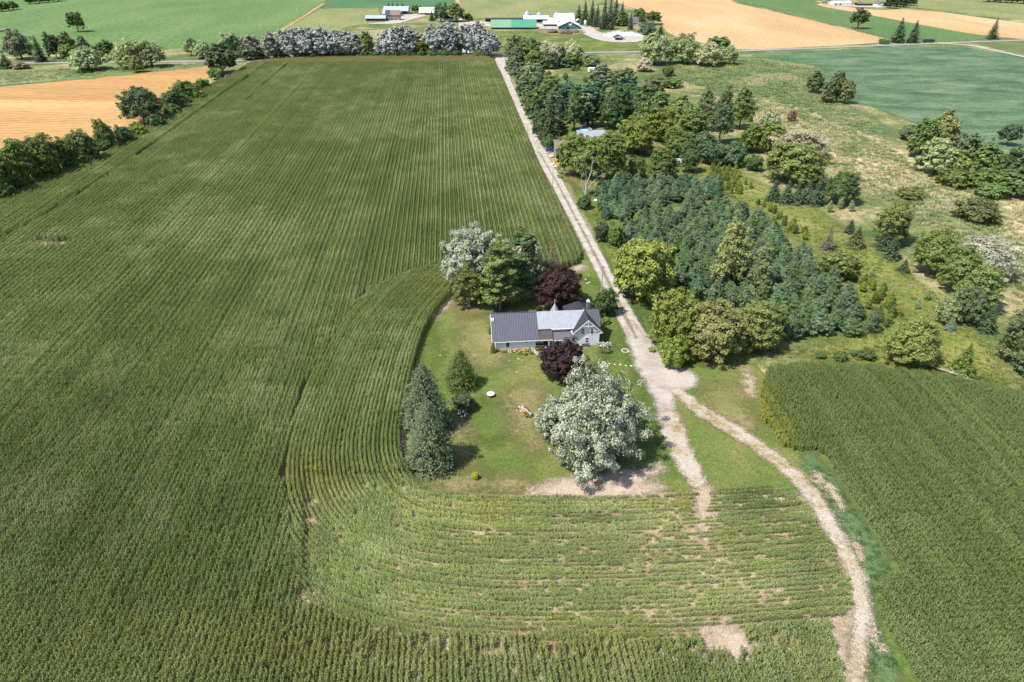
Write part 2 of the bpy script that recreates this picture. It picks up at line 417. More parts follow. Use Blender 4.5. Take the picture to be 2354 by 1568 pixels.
RIGHT_POLY = GP([(1762, 850), (1750, 900), (1748, 960), (1795, 1032), (1885, 1042), (1955, 1146), (2068, 1322), (2012, 1356), (2028, 1436), (2112, 1590), (2220, 1900), (3000, 1750), (2900, 985), (2354, 912), (2230, 884), (2120, 862), (1960, 846), (1840, 842)])
sheet('right_field_soil', lambda q: sdf(q, RIGHT_POLY) - .9, (RIGHT_POLY[:, 0].min(), 140, 25, RIGHT_POLY[:, 1].max()), 2, M['soil'], 1)
poly_sheet('farmyard_grass', [(1345, 560), (1400, 640), (1470, 760), (1500, 800), (1640, 840), (1760, 835), (1760, 958), (1805, 1026), (1895, 1030), (1980, 1150), (2090, 1310), (2030, 1350), (2050, 1440), (2130, 1560), (2160, 1650), (1960, 1650), (1950, 1480), (1975, 1420), (1965, 1330), (1900, 1200), (1830, 1118), (1580, 1132), (1200, 1140), (1000, 1128), (940, 1095), (915, 1010), (955, 806), (985, 735), (1060, 640), (1250, 618), (1335, 612)], 1.0, M['lawn'], 1.5, 1)
poly_sheet('lush_lawn', [(1300, 640), (1380, 650), (1430, 740), (1455, 830), (1500, 930), (1525, 1010), (1500, 1035), (1440, 960), (1380, 860), (1400, 800), (1385, 740), (1330, 690)], .7, M['green_lawn'], 4, 2)
poly_sheet('lush_lawn', [(975, 760), (1000, 745), (1010, 800), (1000, 850), (960, 900), (955, 860)], .7, M['green_lawn'], 4, 2)
poly_sheet('lush_lawn', [(1060, 960), (1110, 920), (1170, 930), (1180, 990), (1140, 1030), (1085, 1010)], .7, M['green_lawn'], 4, 2)
poly_sheet('lush_lawn', [(1830, 1040), (1880, 1040), (1960, 1160), (2064, 1312), (2005, 1340), (2010, 1430), (2090, 1600), (2020, 1620), (1990, 1480), (1995, 1380), (1960, 1260), (1900, 1150)], .7, M['clover'], 2, 1)
poly_sheet('dry_grass', [(930, 1060), (1000, 1085), (1060, 1090), (1200, 1090), (1250, 1130), (1050, 1140), (960, 1110)], .6, M['dry_lawn'], 3, 2)
poly_sheet('dry_grass', [(1150, 900), (1230, 880), (1260, 930), (1240, 1060), (1190, 1020), (1170, 950)], .7, M['dry_lawn'], 3, 2)
poly_sheet('dry_grass', [(1035, 940), (1065, 950), (1085, 1010), (1085, 1075), (1040, 1070), (1030, 1000)], .6, M['dry_lawn'], 3, 2)
poly_sheet('dry_grass', [(1060, 730), (1130, 722), (1140, 770), (1180, 830), (1100, 860), (1050, 800)], .7, M['dry_lawn'], 5, 2)
poly_sheet('dry_grass', [(1600, 900), (1680, 880), (1730, 920), (1740, 1000), (1690, 990), (1620, 940)], .8, M['dry_lawn'], 5, 2)
poly_sheet('dry_grass', [(1285, 395), (1340, 380), (1420, 405), (1560, 405), (1550, 425), (1380, 425), (1360, 450), (1330, 430)], 1.2, M['dry_lawn'], 3, 2)
poly_sheet('pine_needle_floor', [(1080, 735), (1130, 715), (1240, 690), (1240, 640), (1060, 640), (1040, 700)], .8, M['dry_lawn'], 3, 2)
poly_sheet('bare_sand', [(1225, 1118), (1300, 1100), (1420, 1086), (1520, 1070), (1530, 1085), (1470, 1102), (1550, 1120), (1450, 1150), (1250, 1152), (1205, 1142)], .5, M['sand'], 2.5, 2)
poly_sheet('bare_sand', [(1710, 852), (1724, 850), (1732, 890), (1734, 915), (1724, 912), (1714, 885)], .5, M['patchy_sand'], 3, 2)
poly_sheet('bare_sand', [(1318, 612), (1340, 608), (1346, 618), (1330, 626), (1316, 622)], .4, M['sand'], 1, 2)
poly_sheet('bare_sand', [(1020, 694), (1040, 680), (1048, 690), (1000, 730), (978, 742), (980, 728)], .4, M['sand'], 1, 2)
poly_sheet('bare_sand', [(912, 960), (930, 955), (930, 1045), (912, 1040)], .4, M['sand'], 1.5, 2)
poly_sheet('bare_sand', [(1596, 1446), (1744, 1436), (1748, 1490), (1690, 1512), (1612, 1512)], .4, M['sand'], .8, 0)
poly_sheet('bare_sand', [(1585, 1100), (1620, 1095), (1650, 1160), (1640, 1250), (1600, 1240), (1605, 1170)], .5, M['patchy_sand'], 3, 2)
poly_sheet('bare_sand', [(1885, 1430), (1905, 1432), (1950, 1500), (1965, 1600), (1930, 1600), (1915, 1500)], .4, M['sand'], 1.2, 1)
poly_sheet('bare_sand', [(1852, 1082), (1885, 1092), (1935, 1150), (1940, 1180), (1900, 1135)], .4, M['patchy_sand'], 3, 2)
poly_sheet('bare_sand', [(1948, 1240), (1965, 1240), (1990, 1290), (1978, 1295)], .4, M['patchy_sand'], 3, 2)
poly_sheet('bare_sand', [(1995, 1440), (2008, 1440), (2026, 1490), (2014, 1495)], .4, M['patchy_sand'], 2, 2)
poly_sheet('bare_sand', [(85, 560), (150, 555), (155, 568), (90, 570)], .8, M['sand'], 1.5, 1)

# ---- roads
ROAD_LINE = [(-250, 152, 7), (45, 146, 7), (490, 141, 7), (820, 134, 7), (1145, 127, 7.5), (1370, 121, 7), (1700, 118, 6.5), (1950, 108.5, 6.5), (2180, 99, 7), (2280, 95.5, 6), (2600, 84, 6)]
ribbon_sheet('highway', ROAD_LINE, 1.6, M['asphalt'], 1)
ribbon_sheet('side_road', [(2165, 99.5, 7), (2230, 105, 5), (2354, 131, 5), (2600, 182, 5)], 1.6, M['gravel'], 1)
ribbon_sheet('gravel_lane', [(1147, 127, 8.5), (1152, 150, 6.4), (1168, 196, 5.6), (1190, 246, 5.2), (1217, 303, 5.0), (1243, 357, 5.2), (1275, 412, 5.0), (1307, 472, 4.6), (1342, 538, 4.3), (1380, 612, 4.2), (1413, 680, 4.2), (1443, 738, 4.6), (1475, 793, 5.2)], .7, M['gravel'], 1)
poly_sheet('gravel_yard', [(1436, 740), (1457, 738), (1478, 775), (1510, 812), (1556, 846), (1606, 862), (1602, 890), (1562, 903), (1546, 920), (1556, 965), (1572, 1010), (1540, 1018), (1522, 985), (1502, 915), (1470, 860), (1453, 820)], .6, M['soft_gravel'], 2.5, 2)
ribbon_sheet('worn_track', [(1540, 960, 4.2), (1552, 1010, 4.4), (1575, 1060, 3.6), (1602, 1110, 3.2)], .6, M['worn_gravel'], 1.2)
ribbon_sheet('farm_track', [(1556, 903, 2.6), (1610, 945, 3.4), (1700, 1000, 3.4), (1765, 1045, 3.2), (1825, 1092, 3.0), (1862, 1135, 2.7), (1905, 1200, 2.6), (1942, 1268, 2.5), (1967, 1330, 2.4), (1981, 1400, 2.2), (1976, 1470, 2.0), (1966, 1560, 2.2), (1960, 1640, 2.2)], .5, M['worn_gravel'], 1.2)
ribbon_sheet('driveway', [(1246, 352, 4), (1268, 347, 3.6), (1278, 346, 3.6)], .8, M['gravel'], 1)
# grass strip down the middle of the lane
ribbon_sheet('lane_grass_strip', [(1240, 352, .3), (1275, 412, .35), (1307, 472, .4), (1342, 538, .5), (1380, 612, .6), (1413, 682, .65), (1443, 740, .6), (1462, 780, .2)], .35, M['strip'], .6)
# farm yards far away
poly_sheet('farm_gravel', [(1062, 48), (1120, 50), (1130, 56), (1230, 52), (1280, 64), (1340, 54), (1360, 62), (1375, 75), (1410, 80), (1480, 84), (1478, 97), (1420, 99), (1375, 94), (1340, 78), (1290, 68), (1200, 66), (1120, 62), (1060, 56)], 2.5, M['gravel'], 2, 1)
poly_sheet('farm_dirt', [(1228, 68), (1335, 68), (1345, 78), (1310, 84), (1240, 80)], 2.5, M['dry_lawn'], 3, 1)
poly_sheet('farm_gravel', [(920, 34), (968, 33), (985, 36), (960, 42), (925, 52), (905, 56), (830, 56), (900, 50)], 2.5, M['gravel'], 2, 1)
ribbon_sheet('farm_drive', [(860, 54, 4), (930, 53.5, 4), (1060, 54.5, 4), (1130, 54, 4)], 2, M['gravel'], 1)
ribbon_sheet('farm_drive', [(1058, 40, 5), (1060, 55, 5), (1060, 75, 5), (1066, 100, 5), (1072, 127, 5)], 2, M['gravel'], 1)
ribbon_sheet('farm_drive', [(1052, 0, 6), (1053, 18, 6)], 3, M['pale_gold'], 1)
ribbon_sheet('field_margin', [(628, 81, 4), (690, 44, 4), (745, 8, 4)], 3, M['pale_gold'], 1)
poly_sheet('farm_gravel', [(1880, 9), (1930, 10), (2010, 13), (2035, 17), (1990, 18), (1920, 13)], 4, M['gravel'], 2, 1)

# ================================================================== CORN AND GRASS (uncountable: one object per field)
def leaf_mat(name, tint_src='OBJECT', trans=.3, rough=.5, spec=.35, var=(.62, 1.4), warm=.25, second=None, second_at=.5):
    t = NT(name)
    if tint_src == 'OBJECT': base = t.n('ShaderNodeObjectInfo').outputs['Color']
    else: base = t.attr('tint', 'INSTANCER').outputs['Color']
    lv = t.attr('lv').outputs['Fac']
    k = t.range(lv, 0, 1, var[0], var[1])
    cc = t.n('ShaderNodeCombineColor'); t.set(cc.inputs[0], k); t.set(cc.inputs[1], k); t.set(cc.inputs[2], k)
    c = t.mix(1.0, base, cc.outputs[0], 'MULTIPLY')
    w = t.attr('lw').outputs['Fac']
    c = t.mix(t.math('MULTIPLY', w, warm), c, t.mix(1.0, c, (1.9, 1.35, .75), 'MULTIPLY'))
    if second:
        c = t.mix(t.range(w, second_at, second_at + .02), c, t.mix(1.0, second, cc.outputs[0], 'MULTIPLY'))
    a = t.bsdf(c, rough, spec)
    tr = t.n('ShaderNodeBsdfTranslucent'); t.set(tr.inputs['Color'], t.mix(1.0, c, (1.15, 1.2, .6), 'MULTIPLY'))
    ms = t.n('ShaderNodeMixShader'); ms.inputs[0].default_value = trans
    t.t.links.new(a, ms.inputs[1]); t.t.links.new(tr.outputs[0], ms.inputs[2])
    return t.end(ms.outputs[0])
M['corn_leaf'] = leaf_mat('corn_leaf', 'INST', .3, .5, .3, (.72, 1.28), .18)
M['corn_tassel'] = leaf_mat('corn_tassel', 'INST', .1, .8, .2, (1.2, 1.8), .7)
M['grass_blade'] = leaf_mat('grass_blade', 'INST', .35, .6, .2, (.7, 1.35), .1)

def ribbon_leaf(V, Q, LV, LW, MI, pts, wid, side, lv, lw, mi):
    n = len(V)
    for p, w in zip(pts, wid):
        V.append(p - side * w); V.append(p + side * w); LV += [lv, lv]; LW += [lw, lw]
    for i in range(len(pts) - 1):
        a = n + 2 * i
        Q.append((a, a + 1, a + 3, a + 2)); MI.append(mi)
def corn_proto(seed, length, step=.19, far=False):
    r = np.random.default_rng(seed)
    V, Q, LV, LW, MI = [], [], [], [], []
    x = -length / 2 + step / 2
    while x < length / 2:
        bx = np.array((x + r.normal(0, .03), r.normal(0, .035), 0))
        h = 2.0 + r.normal(0, .13)
        lean = r.normal(0, .05, 2)
        top = bx + np.array((lean[0], lean[1], h))
        pv = r.random() * .5
        s = np.array((1, 0, 0.)); s2 = np.array((0, 1., 0))
        ribbon_leaf(V, Q, LV, LW, MI, [bx, (bx + top) / 2, top], [.018, .016, .008], s, .5, .3, 0)
        nl = 6 if far else 9
        az0 = r.random() * 6.28
        for k in range(nl):
            f = .28 + .72 * (k + r.random() * .6) / nl
            p0 = bx + (top - bx) * min(f, .97)
            az = az0 + math.pi * k + r.normal(0, .55)
            d = np.array((math.cos(az), math.sin(az), 0))
            side = np.array((-d[1], d[0], r.normal(0, .25)))
            L = (.78 - .25 * f) * (1 + r.normal(0, .12))
            up = .22 + .2 * f
            pts = [p0, p0 + d * L * .33 + np.array((0, 0, up * .8)), p0 + d * L * .68 + np.array((0, 0, up * .75)), p0 + d * L + np.array((0, 0, up * .1 - .12))]
            w = .052 if not far else .075
            ribbon_leaf(V, Q, LV, LW, MI, pts, [w * .8, w, w * .75, .008], side, np.clip(pv + r.random() * .6, 0, 1), r.random(), 0)
        for k in range(3):
            d = np.array((r.normal(0, .09), r.normal(0, .09), .26))
            ribbon_leaf(V, Q, LV, LW, MI, [top - np.array((0, 0, .05)), top + d], [.02, .012], s if k % 2 else s2, r.random(), r.random(), 1)
        x += step
    return mesh_np('corn_row', np.array(V), np.array(Q), {'lv': LV, 'lw': LW}, mats=[M['corn_leaf'], M['corn_tassel']], mat_idx=MI)
def tuft_proto(seed, n, rad, h, w):
    r = np.random.default_rng(seed)
    V, Q, LV, LW, MI = [], [], [], [], []
    for k in range(n):
        a = r.random() * 6.28; q = rad * math.sqrt(r.random())
        p = np.array((math.cos(a) * q, math.sin(a) * q, -.02))
        hh = h * (.6 + .6 * r.random()); az = r.random() * 6.28
        d = np.array((math.cos(az), math.sin(az), 0)) * hh * (.3 + .5 * r.random())
        side = np.array((-d[1], d[0], 0)); side /= np.linalg.norm(side)
        ribbon_leaf(V, Q, LV, LW, MI, [p, p + d * .35 + np.array((0, 0, hh * .7)), p + d + np.array((0, 0, hh * .95))], [w, w, w * .3], side, r.random(), r.random(), 0)
    return mesh_np('grass_tuft', np.array(V), np.array(Q), {'lv': LV, 'lw': LW}, mats=[M['grass_blade']])
def proto_collection(name, meshes):
    c = bpy.data.collections.new(name)
    for i, me in enumerate(meshes):
        c.objects.link(bpy.data.objects.new('%s_%02d' % (name, i), me))
    return c
CORN1 = proto_collection('corn_row_metre', [corn_proto(100 + i, 1.0) for i in range(8)])
CORN2 = proto_collection('corn_row_two_metres', [corn_proto(200 + i, 2.0, .21, True) for i in range(6)])
TUFTS = proto_collection('tall_grass', [tuft_proto(300 + i, 26, .55, .75, .03) for i in range(5)])
CLOVER = proto_collection('short_weeds', [tuft_proto(320 + i, 30, .28, .22, .045) for i in range(4)])

def scatter(name, coll, pos, rotz, scl, tint, label, cat):
    n = len(pos)
    if pos.shape[1] == 2: pos = np.column_stack([pos, np.zeros(n)])
    me = bpy.data.meshes.new(name)
    me.vertices.add(n); me.vertices.foreach_set('co', pos.astype(np.float32).ravel())
    rot = np.zeros((n, 3), np.float32); rot[:, 2] = rotz
    at = me.attributes.new('rot', 'FLOAT_VECTOR', 'POINT'); at.data.foreach_set('vector', rot.ravel())
    at = me.attributes.new('scl', 'FLOAT_VECTOR', 'POINT'); at.data.foreach_set('vector', scl.astype(np.float32).ravel())
    at = me.attributes.new('idx', 'INT', 'POINT'); at.data.foreach_set('value', RNG.integers(0, len(coll.objects), n).astype(np.int32))
    at = me.attributes.new('tint', 'FLOAT_COLOR', 'POINT'); at.data.foreach_set('color', np.column_stack([tint, np.ones(n)]).astype(np.float32).ravel())
    me.update()
    o = link(name, me)
    ng = bpy.data.node_groups.new(name + '_nodes', 'GeometryNodeTree')
    ng.interface.new_socket('Geometry', in_out='INPUT', socket_type='NodeSocketGeometry')
    ng.interface.new_socket('Geometry', in_out='OUTPUT', socket_type='NodeSocketGeometry')
    gi = ng.nodes.new('NodeGroupInput'); go = ng.nodes.new('NodeGroupOutput')
    ci = ng.nodes.new('GeometryNodeCollectionInfo'); ci.inputs['Collection'].default_value = coll
    ci.inputs['Separate Children'].default_value = True; ci.inputs['Reset Children'].default_value = True
    ip = ng.nodes.new('GeometryNodeInstanceOnPoints'); ip.inputs['Pick Instance'].default_value = True
    def na(nm, typ):
        a = ng.nodes.new('GeometryNodeInputNamedAttribute'); a.data_type = typ; a.inputs['Name'].default_value = nm
        return a.outputs[0]
    er = ng.nodes.new('FunctionNodeEulerToRotation')
    L = ng.links.new
    L(na('rot', 'FLOAT_VECTOR'), er.inputs[0]); L(er.outputs[0], ip.inputs['Rotation'])
    L(na('scl', 'FLOAT_VECTOR'), ip.inputs['Scale']); L(na('idx', 'INT'), ip.inputs['Instance Index'])
    L(gi.outputs[0], ip.inputs['Points']); L(ci.outputs[0], ip.inputs['Instance']); L(ip.outputs[0], go.inputs[0])
    o.modifiers.new('scatter', 'NODES').node_group = ng
    return tag(o, label, cat, kind='stuff')

def in_view(p, margin=230):
    x, y = project(p)
    return (x > -margin) & (x < 2354 + margin) & (y < 1568 + 260) & (p[:, 1] > 20)

ROW = .762
_rt = RNG.normal(0, 1, 4096); _rh = RNG.normal(0, 1, 4096)
MAIN_POLY = chaikin(GP([(-700, 620), (0, 466), (110, 412), (230, 374), (330, 304), (430, 244), (484, 200), (552, 168), (575, 146), (760, 134), (900, 133), (1090, 132), (1131, 138), (1142, 152), (1164, 204), (1203, 296), (1262, 432), (1306, 518), (1336, 580), (1336, 606), (1300, 620), (1240, 622), (1090, 628), (1030, 692), (985, 747), (963, 806), (933, 940), (923, 1010), (927, 1064), (950, 1106), (1000, 1134), (1080, 1145), (1200, 1148), (1400, 1145), (1580, 1138), (1812, 1122), (1862, 1180), (1905, 1255), (1945, 1340), (1958, 1410), (1895, 1432), (1925, 1520), (1945, 1620), (1960, 1900), (0, 2000), (-700, 1700)]), 1, True)
RING_POLY = chaikin(GP([(1100, 600), (1030, 610), (985, 622), (920, 642), (860, 670), (830, 692), (790, 755), (740, 830), (705, 900), (672, 1000), (655, 1100), (668, 1190), (675, 1280), (690, 1370), (740, 1420), (860, 1455), (980, 1472), (1200, 1482), (1500, 1482), (1620, 1480), (1760, 1447), (1880, 1432), (2020, 1420), (2020, 1100), (1400, 1000), (1000, 900), (1100, 640)]), 2, True)
TRACKS = [chaikin(GP([(630, 140), (560, 190), (480, 245), (400, 305), (333, 353), (230, 425), (100, 510), (0, 560)]), 2), chaikin(GP([(672, 142), (620, 190), (565, 240)]), 1), chaikin(GP([(760, 860), (715, 940), (690, 1040)]), 1), chaikin(GP([(735, 850), (700, 900), (650, 1110)]), 1)]
def blob(px, py, *spots):
    s = np.zeros(len(px))
    for cx, cy, rx, ry, a in spots: s = s + a * np.exp(-((px - cx) / rx) ** 2 - ((py - cy) / ry) ** 2)
    return s

def corn_tint(p, px, py, u):
    """crop colour: olive green with dark and yellowed patches, pale leaf sheen painted in"""
    n1 = fbm(p[:, 0] / 26 + 3, p[:, 1] / 40, 4); n2 = fbm(p[:, 0] / 7 + 40, p[:, 1] / 9 + 5, 3); n3 = fbm(p[:, 0] / 3.1, p[:, 1] / 3.7 + 9, 2)
    base = np.array((.122, .174, .052)); pale = np.array((.225, .265, .125)); dark = np.array((.080, .122, .033)); yel = np.array((.19, .19, .035)); tan = np.array((.20, .155, .07))
    c = np.tile(base, (len(p), 1))
    k = np.clip((n1 - .52) * 4.0, 0, 1)[:, None] * .5; c = c * (1 - k) + pale * k  # broad pale patches: sheen of wind-bent leaves put into the tint
    k = np.clip((n2 - .55) * 4.0, 0, 1)[:, None] * .5; c = c * (1 - k) + pale * k
    k = np.clip((fbm(p[:, 0] / 45 + 9, p[:, 1] / 30 + 3, 3) - .5) * 3, 0, 1)[:, None] * .35; c = c * (1 - k) + dark * k
    n4 = fbm((p[:, 0] + p[:, 1] * .2) / 9 + 60, p[:, 1] / 1.6 + 2, 3)        # sheen of wind-laid leaves, painted as pale streaks across the rows
    k = (np.clip((n4 - .57) * 6, 0, 1) * np.clip((n1 - .42) * 5, 0, 1))[:, None] * .55; c = c * (1 - k) + pale * 1.1 * k
    k = np.clip((.46 - n2) * 3.5, 0, 1)[:, None] * .6; c = c * (1 - k) + dark * k
    k = np.clip((n3 - .55) * 3.0, 0, 1)[:, None] * .2; c = c * (1 - k) + yel * k
    y = np.clip(blob(px, py, (1130, 1180, 60, 70, .6), (730, 1110, 70, 60, .7), (985, 690, 60, 40, .5), (1560, 1130, 90, 40, .7), (1920, 1230, 30, 90, .5), (1765, 980, 40, 60, .9), (1400, 1480, 200, 80, .35), (780, 1500, 300, 90, .25)), 0, 1)[:, None]
    c = c * (1 - y) + yel * y
    return c, yel, tan, dark
def put_corn(name, pos, ang, hs, tint, label, far=False, across=.68):
    n = len(pos)
    flip = RNG.integers(0, 2, n) * math.pi
    scl = np.column_stack([np.ones(n), np.asarray(across) * RNG.uniform(.85, 1.12, n), hs])
    return scatter(name, CORN2 if far else CORN1, pos, ang + flip, scl, tint, label, 'corn')

def rows_in(poly, ang, L, ymin, ymax, keep):
    """straight corn rows at angle ang from +X inside poly"""
    u = np.array((math.cos(ang), math.sin(ang))); n = np.array((-u[1], u[0]))
    lo = poly.min(0); hi = poly.max(0)
    lo = np.maximum(lo, (-800, 15)); hi = np.minimum(hi, (800, 700))
    cs = np.array([(x, y) for x in (lo[0], hi[0]) for y in (lo[1], hi[1])])
    a0, a1 = (cs @ n).min(), (cs @ n).max(); b0, b1 = (cs @ u).min(), (cs @ u).max()
    ka = np.arange(int(a0 / ROW), int(a1 / ROW)); kb = np.arange(b0, b1, L)
    A, B = np.meshgrid(ka, kb)
    A = A.ravel(); B = B.ravel()
    p = (A * ROW)[:, None] * n + B[:, None] * u
    m = (p[:, 1] > ymin) & (p[:, 1] <= ymax)
    p = p[m]; A = A[m]
    m = in_view(p); p = p[m]; A = A[m]
    m = inside(p, poly); p = p[m]; A = A[m]
    m = keep(p); p = p[m]; A = A[m]
    p = p + RNG.normal(0, .045, (len(p), 1)) * n
    return p, A

# --- the big field west of the lane
ANG_MAIN = math.pi / 2 + math.atan(.0877)
FAR_Y = 300.0
_trk = lambda p: np.min([seg_dist(p, t)[0] - (.3, 0, -.3, -.3)[i] for i, t in enumerate(TRACKS)], 0) > .62
def keep_main(p): return (~inside(p, RING_POLY)) & _trk(p)
HEAD = GP([(570, 150), (1140, 147), (1140, 120), (570, 120)])
def keep_far(p): return keep_main(p) & (~inside(p, HEAD))
for far, (y0, y1, L) in ((False, (15, FAR_Y, 1.0)), (True, (FAR_Y, 700, 2.0))):
    p, k = rows_in(MAIN_POLY, ANG_MAIN, L, y0, y1, keep_far if far else keep_main)
    px, py = project(p)
    c, yel, tan, dark = corn_tint(p, px, py, None)
    hs = 1.04 + .1 * (fbm(p[:, 0] / 9, p[:, 1] / 9, 3) - .5) * 2 + RNG.normal(0, .04, len(p))
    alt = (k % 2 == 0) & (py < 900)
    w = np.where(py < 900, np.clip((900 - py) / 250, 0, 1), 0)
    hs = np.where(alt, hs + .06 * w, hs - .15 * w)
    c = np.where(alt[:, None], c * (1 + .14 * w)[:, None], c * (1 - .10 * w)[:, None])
    e = np.clip(1 - seg_dist(p, MAIN_POLY, True)[0] / 5.0, 0, 1) * (py < 560)            # tasselled brown edge rows
    c = c * (1 + .07 * _rt[k % 4096])[:, None]; hs = hs + .04 * _rh[k % 4096]
    c = c * (1 - np.clip(blob(px, py, (150, 1200, 420, 260, .2)), 0, .3))[:, None]
    edge = e * np.clip(fbm(p[:, 0] / 6, p[:, 1] / 6, 2) * 1.6, 0, 1) * np.where(px < 620, .8, .3)
    c = c * (1 - edge[:, None]) + tan * edge[:, None] * .8
    # bottom left: drier, browner lower leaves
    dry = np.clip(blob(px, py, (300, 1500, 500, 130, .16), (1000, 1500, 500, 60, .2)), 0, 1)[:, None]
    c = c * (1 - dry) + (yel * .6 + tan * .5) * dry
    hs = hs * (1 - .22 * np.clip((py - 1330) / 120, 0, 1))
    gap = RNG.random(len(p)) > blob(px, py, (120, 563, 40, 8, 1.2), (690, 1380, 22, 12, .8), (715, 1190, 25, 20, .7), (1090, 1500, 400, 60, .15), (1675, 1488, 72, 16, 2.2), (1690, 1520, 12, 26, .8))
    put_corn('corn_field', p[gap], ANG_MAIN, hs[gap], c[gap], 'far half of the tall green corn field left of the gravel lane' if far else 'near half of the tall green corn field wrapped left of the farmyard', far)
# headland rows across its far end
p, k = rows_in(HEAD, math.atan(.03), 2.0, 300, 700, lambda q: inside(q, MAIN_POLY))
c, yel, tan, dark = corn_tint(p, *project(p), None)
c = c * .45 + tan * .5
put_corn('corn_field', p, math.atan(.03), np.full(len(p), 1.1), c, 'tan-tasselled corn rows along the far end below the poplar row', True)

# --- headland rows that curve round the yard
seg = np.hypot(*np.diff(YARD_PATH, axis=0).T); S = np.concatenate([[0], np.cumsum(seg)])
PP, AA, KK = [], [], []
for k in range(62):
    off = .45 + k * ROW
    s = np.arange(0, S[-1], .25)
    q = np.column_stack([np.interp(s, S, YARD_PATH[:, 0]), np.interp(s, S, YARD_PATH[:, 1])])
    t = np.gradient(q, axis=0)
    for _ in range(10): t[1:-1] = (t[:-2] + t[1:-1] * 2 + t[2:]) / 4
    t /= np.hypot(*t.T)[:, None]
    nrm = np.column_stack([t[:, 1], -t[:, 0]])           # to the outside
    r = q + nrm * off
    ls = np.concatenate([[0], np.cumsum(np.hypot(*np.diff(r, axis=0).T))])
    ss = np.arange(RNG.random(), ls[-1], .97)
    rr = np.column_stack([np.interp(ss, ls, r[:, 0]), np.interp(ss, ls, r[:, 1])])
    aa = np.interp(ss, ls, np.unwrap(np.arctan2(t[:, 1], t[:, 0])))
    m = seg_dist(rr, YARD_PATH)[0] > off - .35
    PP.append(rr[m]); AA.append(aa[m]); KK.append(np.full(m.sum(), k))
p = np.vstack(PP); a = np.concatenate(AA); kr = np.concatenate(KK)
m = inside(p, RING_POLY) & inside(p, MAIN_POLY)
p = p[m]; a = a[m]; kr = kr[m]
px, py = project(p)
c, yel, tan, dark = corn_tint(p, px, py, None)
sp = blob(px, py, (1615, 1160, 30, 90, 1.1), (1672, 1465, 76, 18, 2.5), (1690, 1350, 55, 36, .5), (1640, 1300, 90, 60, .25), (1560, 1400, 120, 45, .2), (1800, 1375, 60, 20, .6), (1500, 1160, 130, 40, .2), (1280, 1345, 200, 8, .3), (900, 1310, 110, 10, .35), (1400, 1410, 150, 8, .35), (690, 1370, 20, 12, .9), (712, 1200, 26, 30, .8), (1330, 1180, 180, 60, .15), (830, 690, 12, 8, .9), (1350, 1290, 300, 90, .22))
nn = fbm(p[:, 0] / 7.0, p[:, 1] / .9 + 30, 3)
sp = sp + np.where((py > 1120) & (px > 1000), np.clip((nn - .56) * 2.4, 0, .45), 0) + np.where((py > 1120) & (px > 640), .05, 0)
keep = RNG.random(len(p)) > np.where(sp < 1, sp * .42, sp)
weak = np.clip(sp * .8 + np.where((py > 1120) & (px > 900), np.clip((nn - .42) * 2.2, 0, .6) + .18, 0), 0, .9)
hs = (1.03 - .5 * weak) * RNG.uniform(.9, 1.07, len(p)) * np.where((py > 1100) & (px > 700), .68, 1)
pale = np.array((.23, .225, .09))
c = c * np.where((py > 1120) & (px > 760), 1.36, 1.1)[:, None]
c = c * (1 - .55 * weak[:, None]) + pale * .55 * weak[:, None]
lush = np.clip(blob(px, py, (1720, 1160, 80, 50, .7), (1860, 1330, 70, 110, .5), (1380, 1200, 60, 14, .7), (1300, 1390, 220, 30, .35), (960, 700, 90, 50, .5)), 0, 1)[:, None]
c = c * (1 - lush) + np.array((.062, .112, .028)) * lush
hs = hs * (1 + .05 * _rh[kr]); c = c * (1 + np.clip(.11 * _rt[kr], -.25, .25))[:, None]
put_corn('corn_field', p[keep], a[keep], hs[keep], c[keep], 'curved corn rows hugging the farmyard, thin and sandy at its foot', across=(.66 - .16 * weak[keep] - .12 * ((py[keep] > 1100) & (px[keep] > 700))))

# --- corn right of the farm track
g0, g1 = G(1885, 1035), G(2066, 1312)
ANG_R = math.atan2(*(g1 - g0)[::-1])
p, k = rows_in(RIGHT_POLY, ANG_R, 1.0, 15, 400, lambda q: np.ones(len(q), bool))
px, py = project(p)
c, yel, tan, dark = corn_tint(p, px, py, None)
c = c * .35 + np.array((.094, .140, .042)) * .65
y = np.clip(blob(px, py, (1752, 960, 22, 50, .8), (1790, 1010, 30, 30, .8)), 0, 1)[:, None]
c = c * (1 - y) + np.array((.22, .23, .03)) * y
hs = 1.0 + .12 * (fbm(p[:, 0] / 8, p[:, 1] / 8, 3) - .5) * 2 + RNG.normal(0, .05, len(p)) + .05 * _rh[k % 4096]
c = c * (1 + .08 * _rt[k % 4096])[:, None]
hs = hs * (1 - .3 * np.clip(1 - seg_dist(p, RIGHT_POLY, True)[0] / 4, 0, 1))
put_corn('corn_field', p, ANG_R + RNG.normal(0, .05, len(p)), hs, c, 'dense dark green corn field right of the farm track')

# --- tall grass of the meadows and weeds along the tracks
def grass_in(name, px_poly, dens, coll, cols, label, sc=(.7, 1.4), thr=0.0, nscale=6, zs=1.0):
    poly = chaikin(GP(px_poly), 2, True)
    lo, hi = poly.min(0), poly.max(0)
    n = int((hi[0] - lo[0]) * (hi[1] - lo[1]) * dens)
    p = RNG.uniform(lo, hi, (n, 2))
    p = p[inside(p, poly)]; p = p[in_view(p)]
    f = fbm(p[:, 0] / nscale, p[:, 1] / nscale + 7, 3)
    m = f > thr; p = p[m]; f = f[m]
    cols = np.array(cols); k = np.clip((f - .3) / .4, 0, .999) * (len(cols) - 1)
    k = np.clip(k + RNG.normal(0, .35, len(p)), 0, len(cols) - 1.001)
    i = k.astype(int); w = (k - i)[:, None]
    c = cols[i] * (1 - w) + cols[i + 1] * w
    s = RNG.uniform(*sc, len(p))
    return scatter(name, coll, p, RNG.random(len(p)) * 6.28, np.column_stack([s, s, s * zs]), c, label, 'grass')
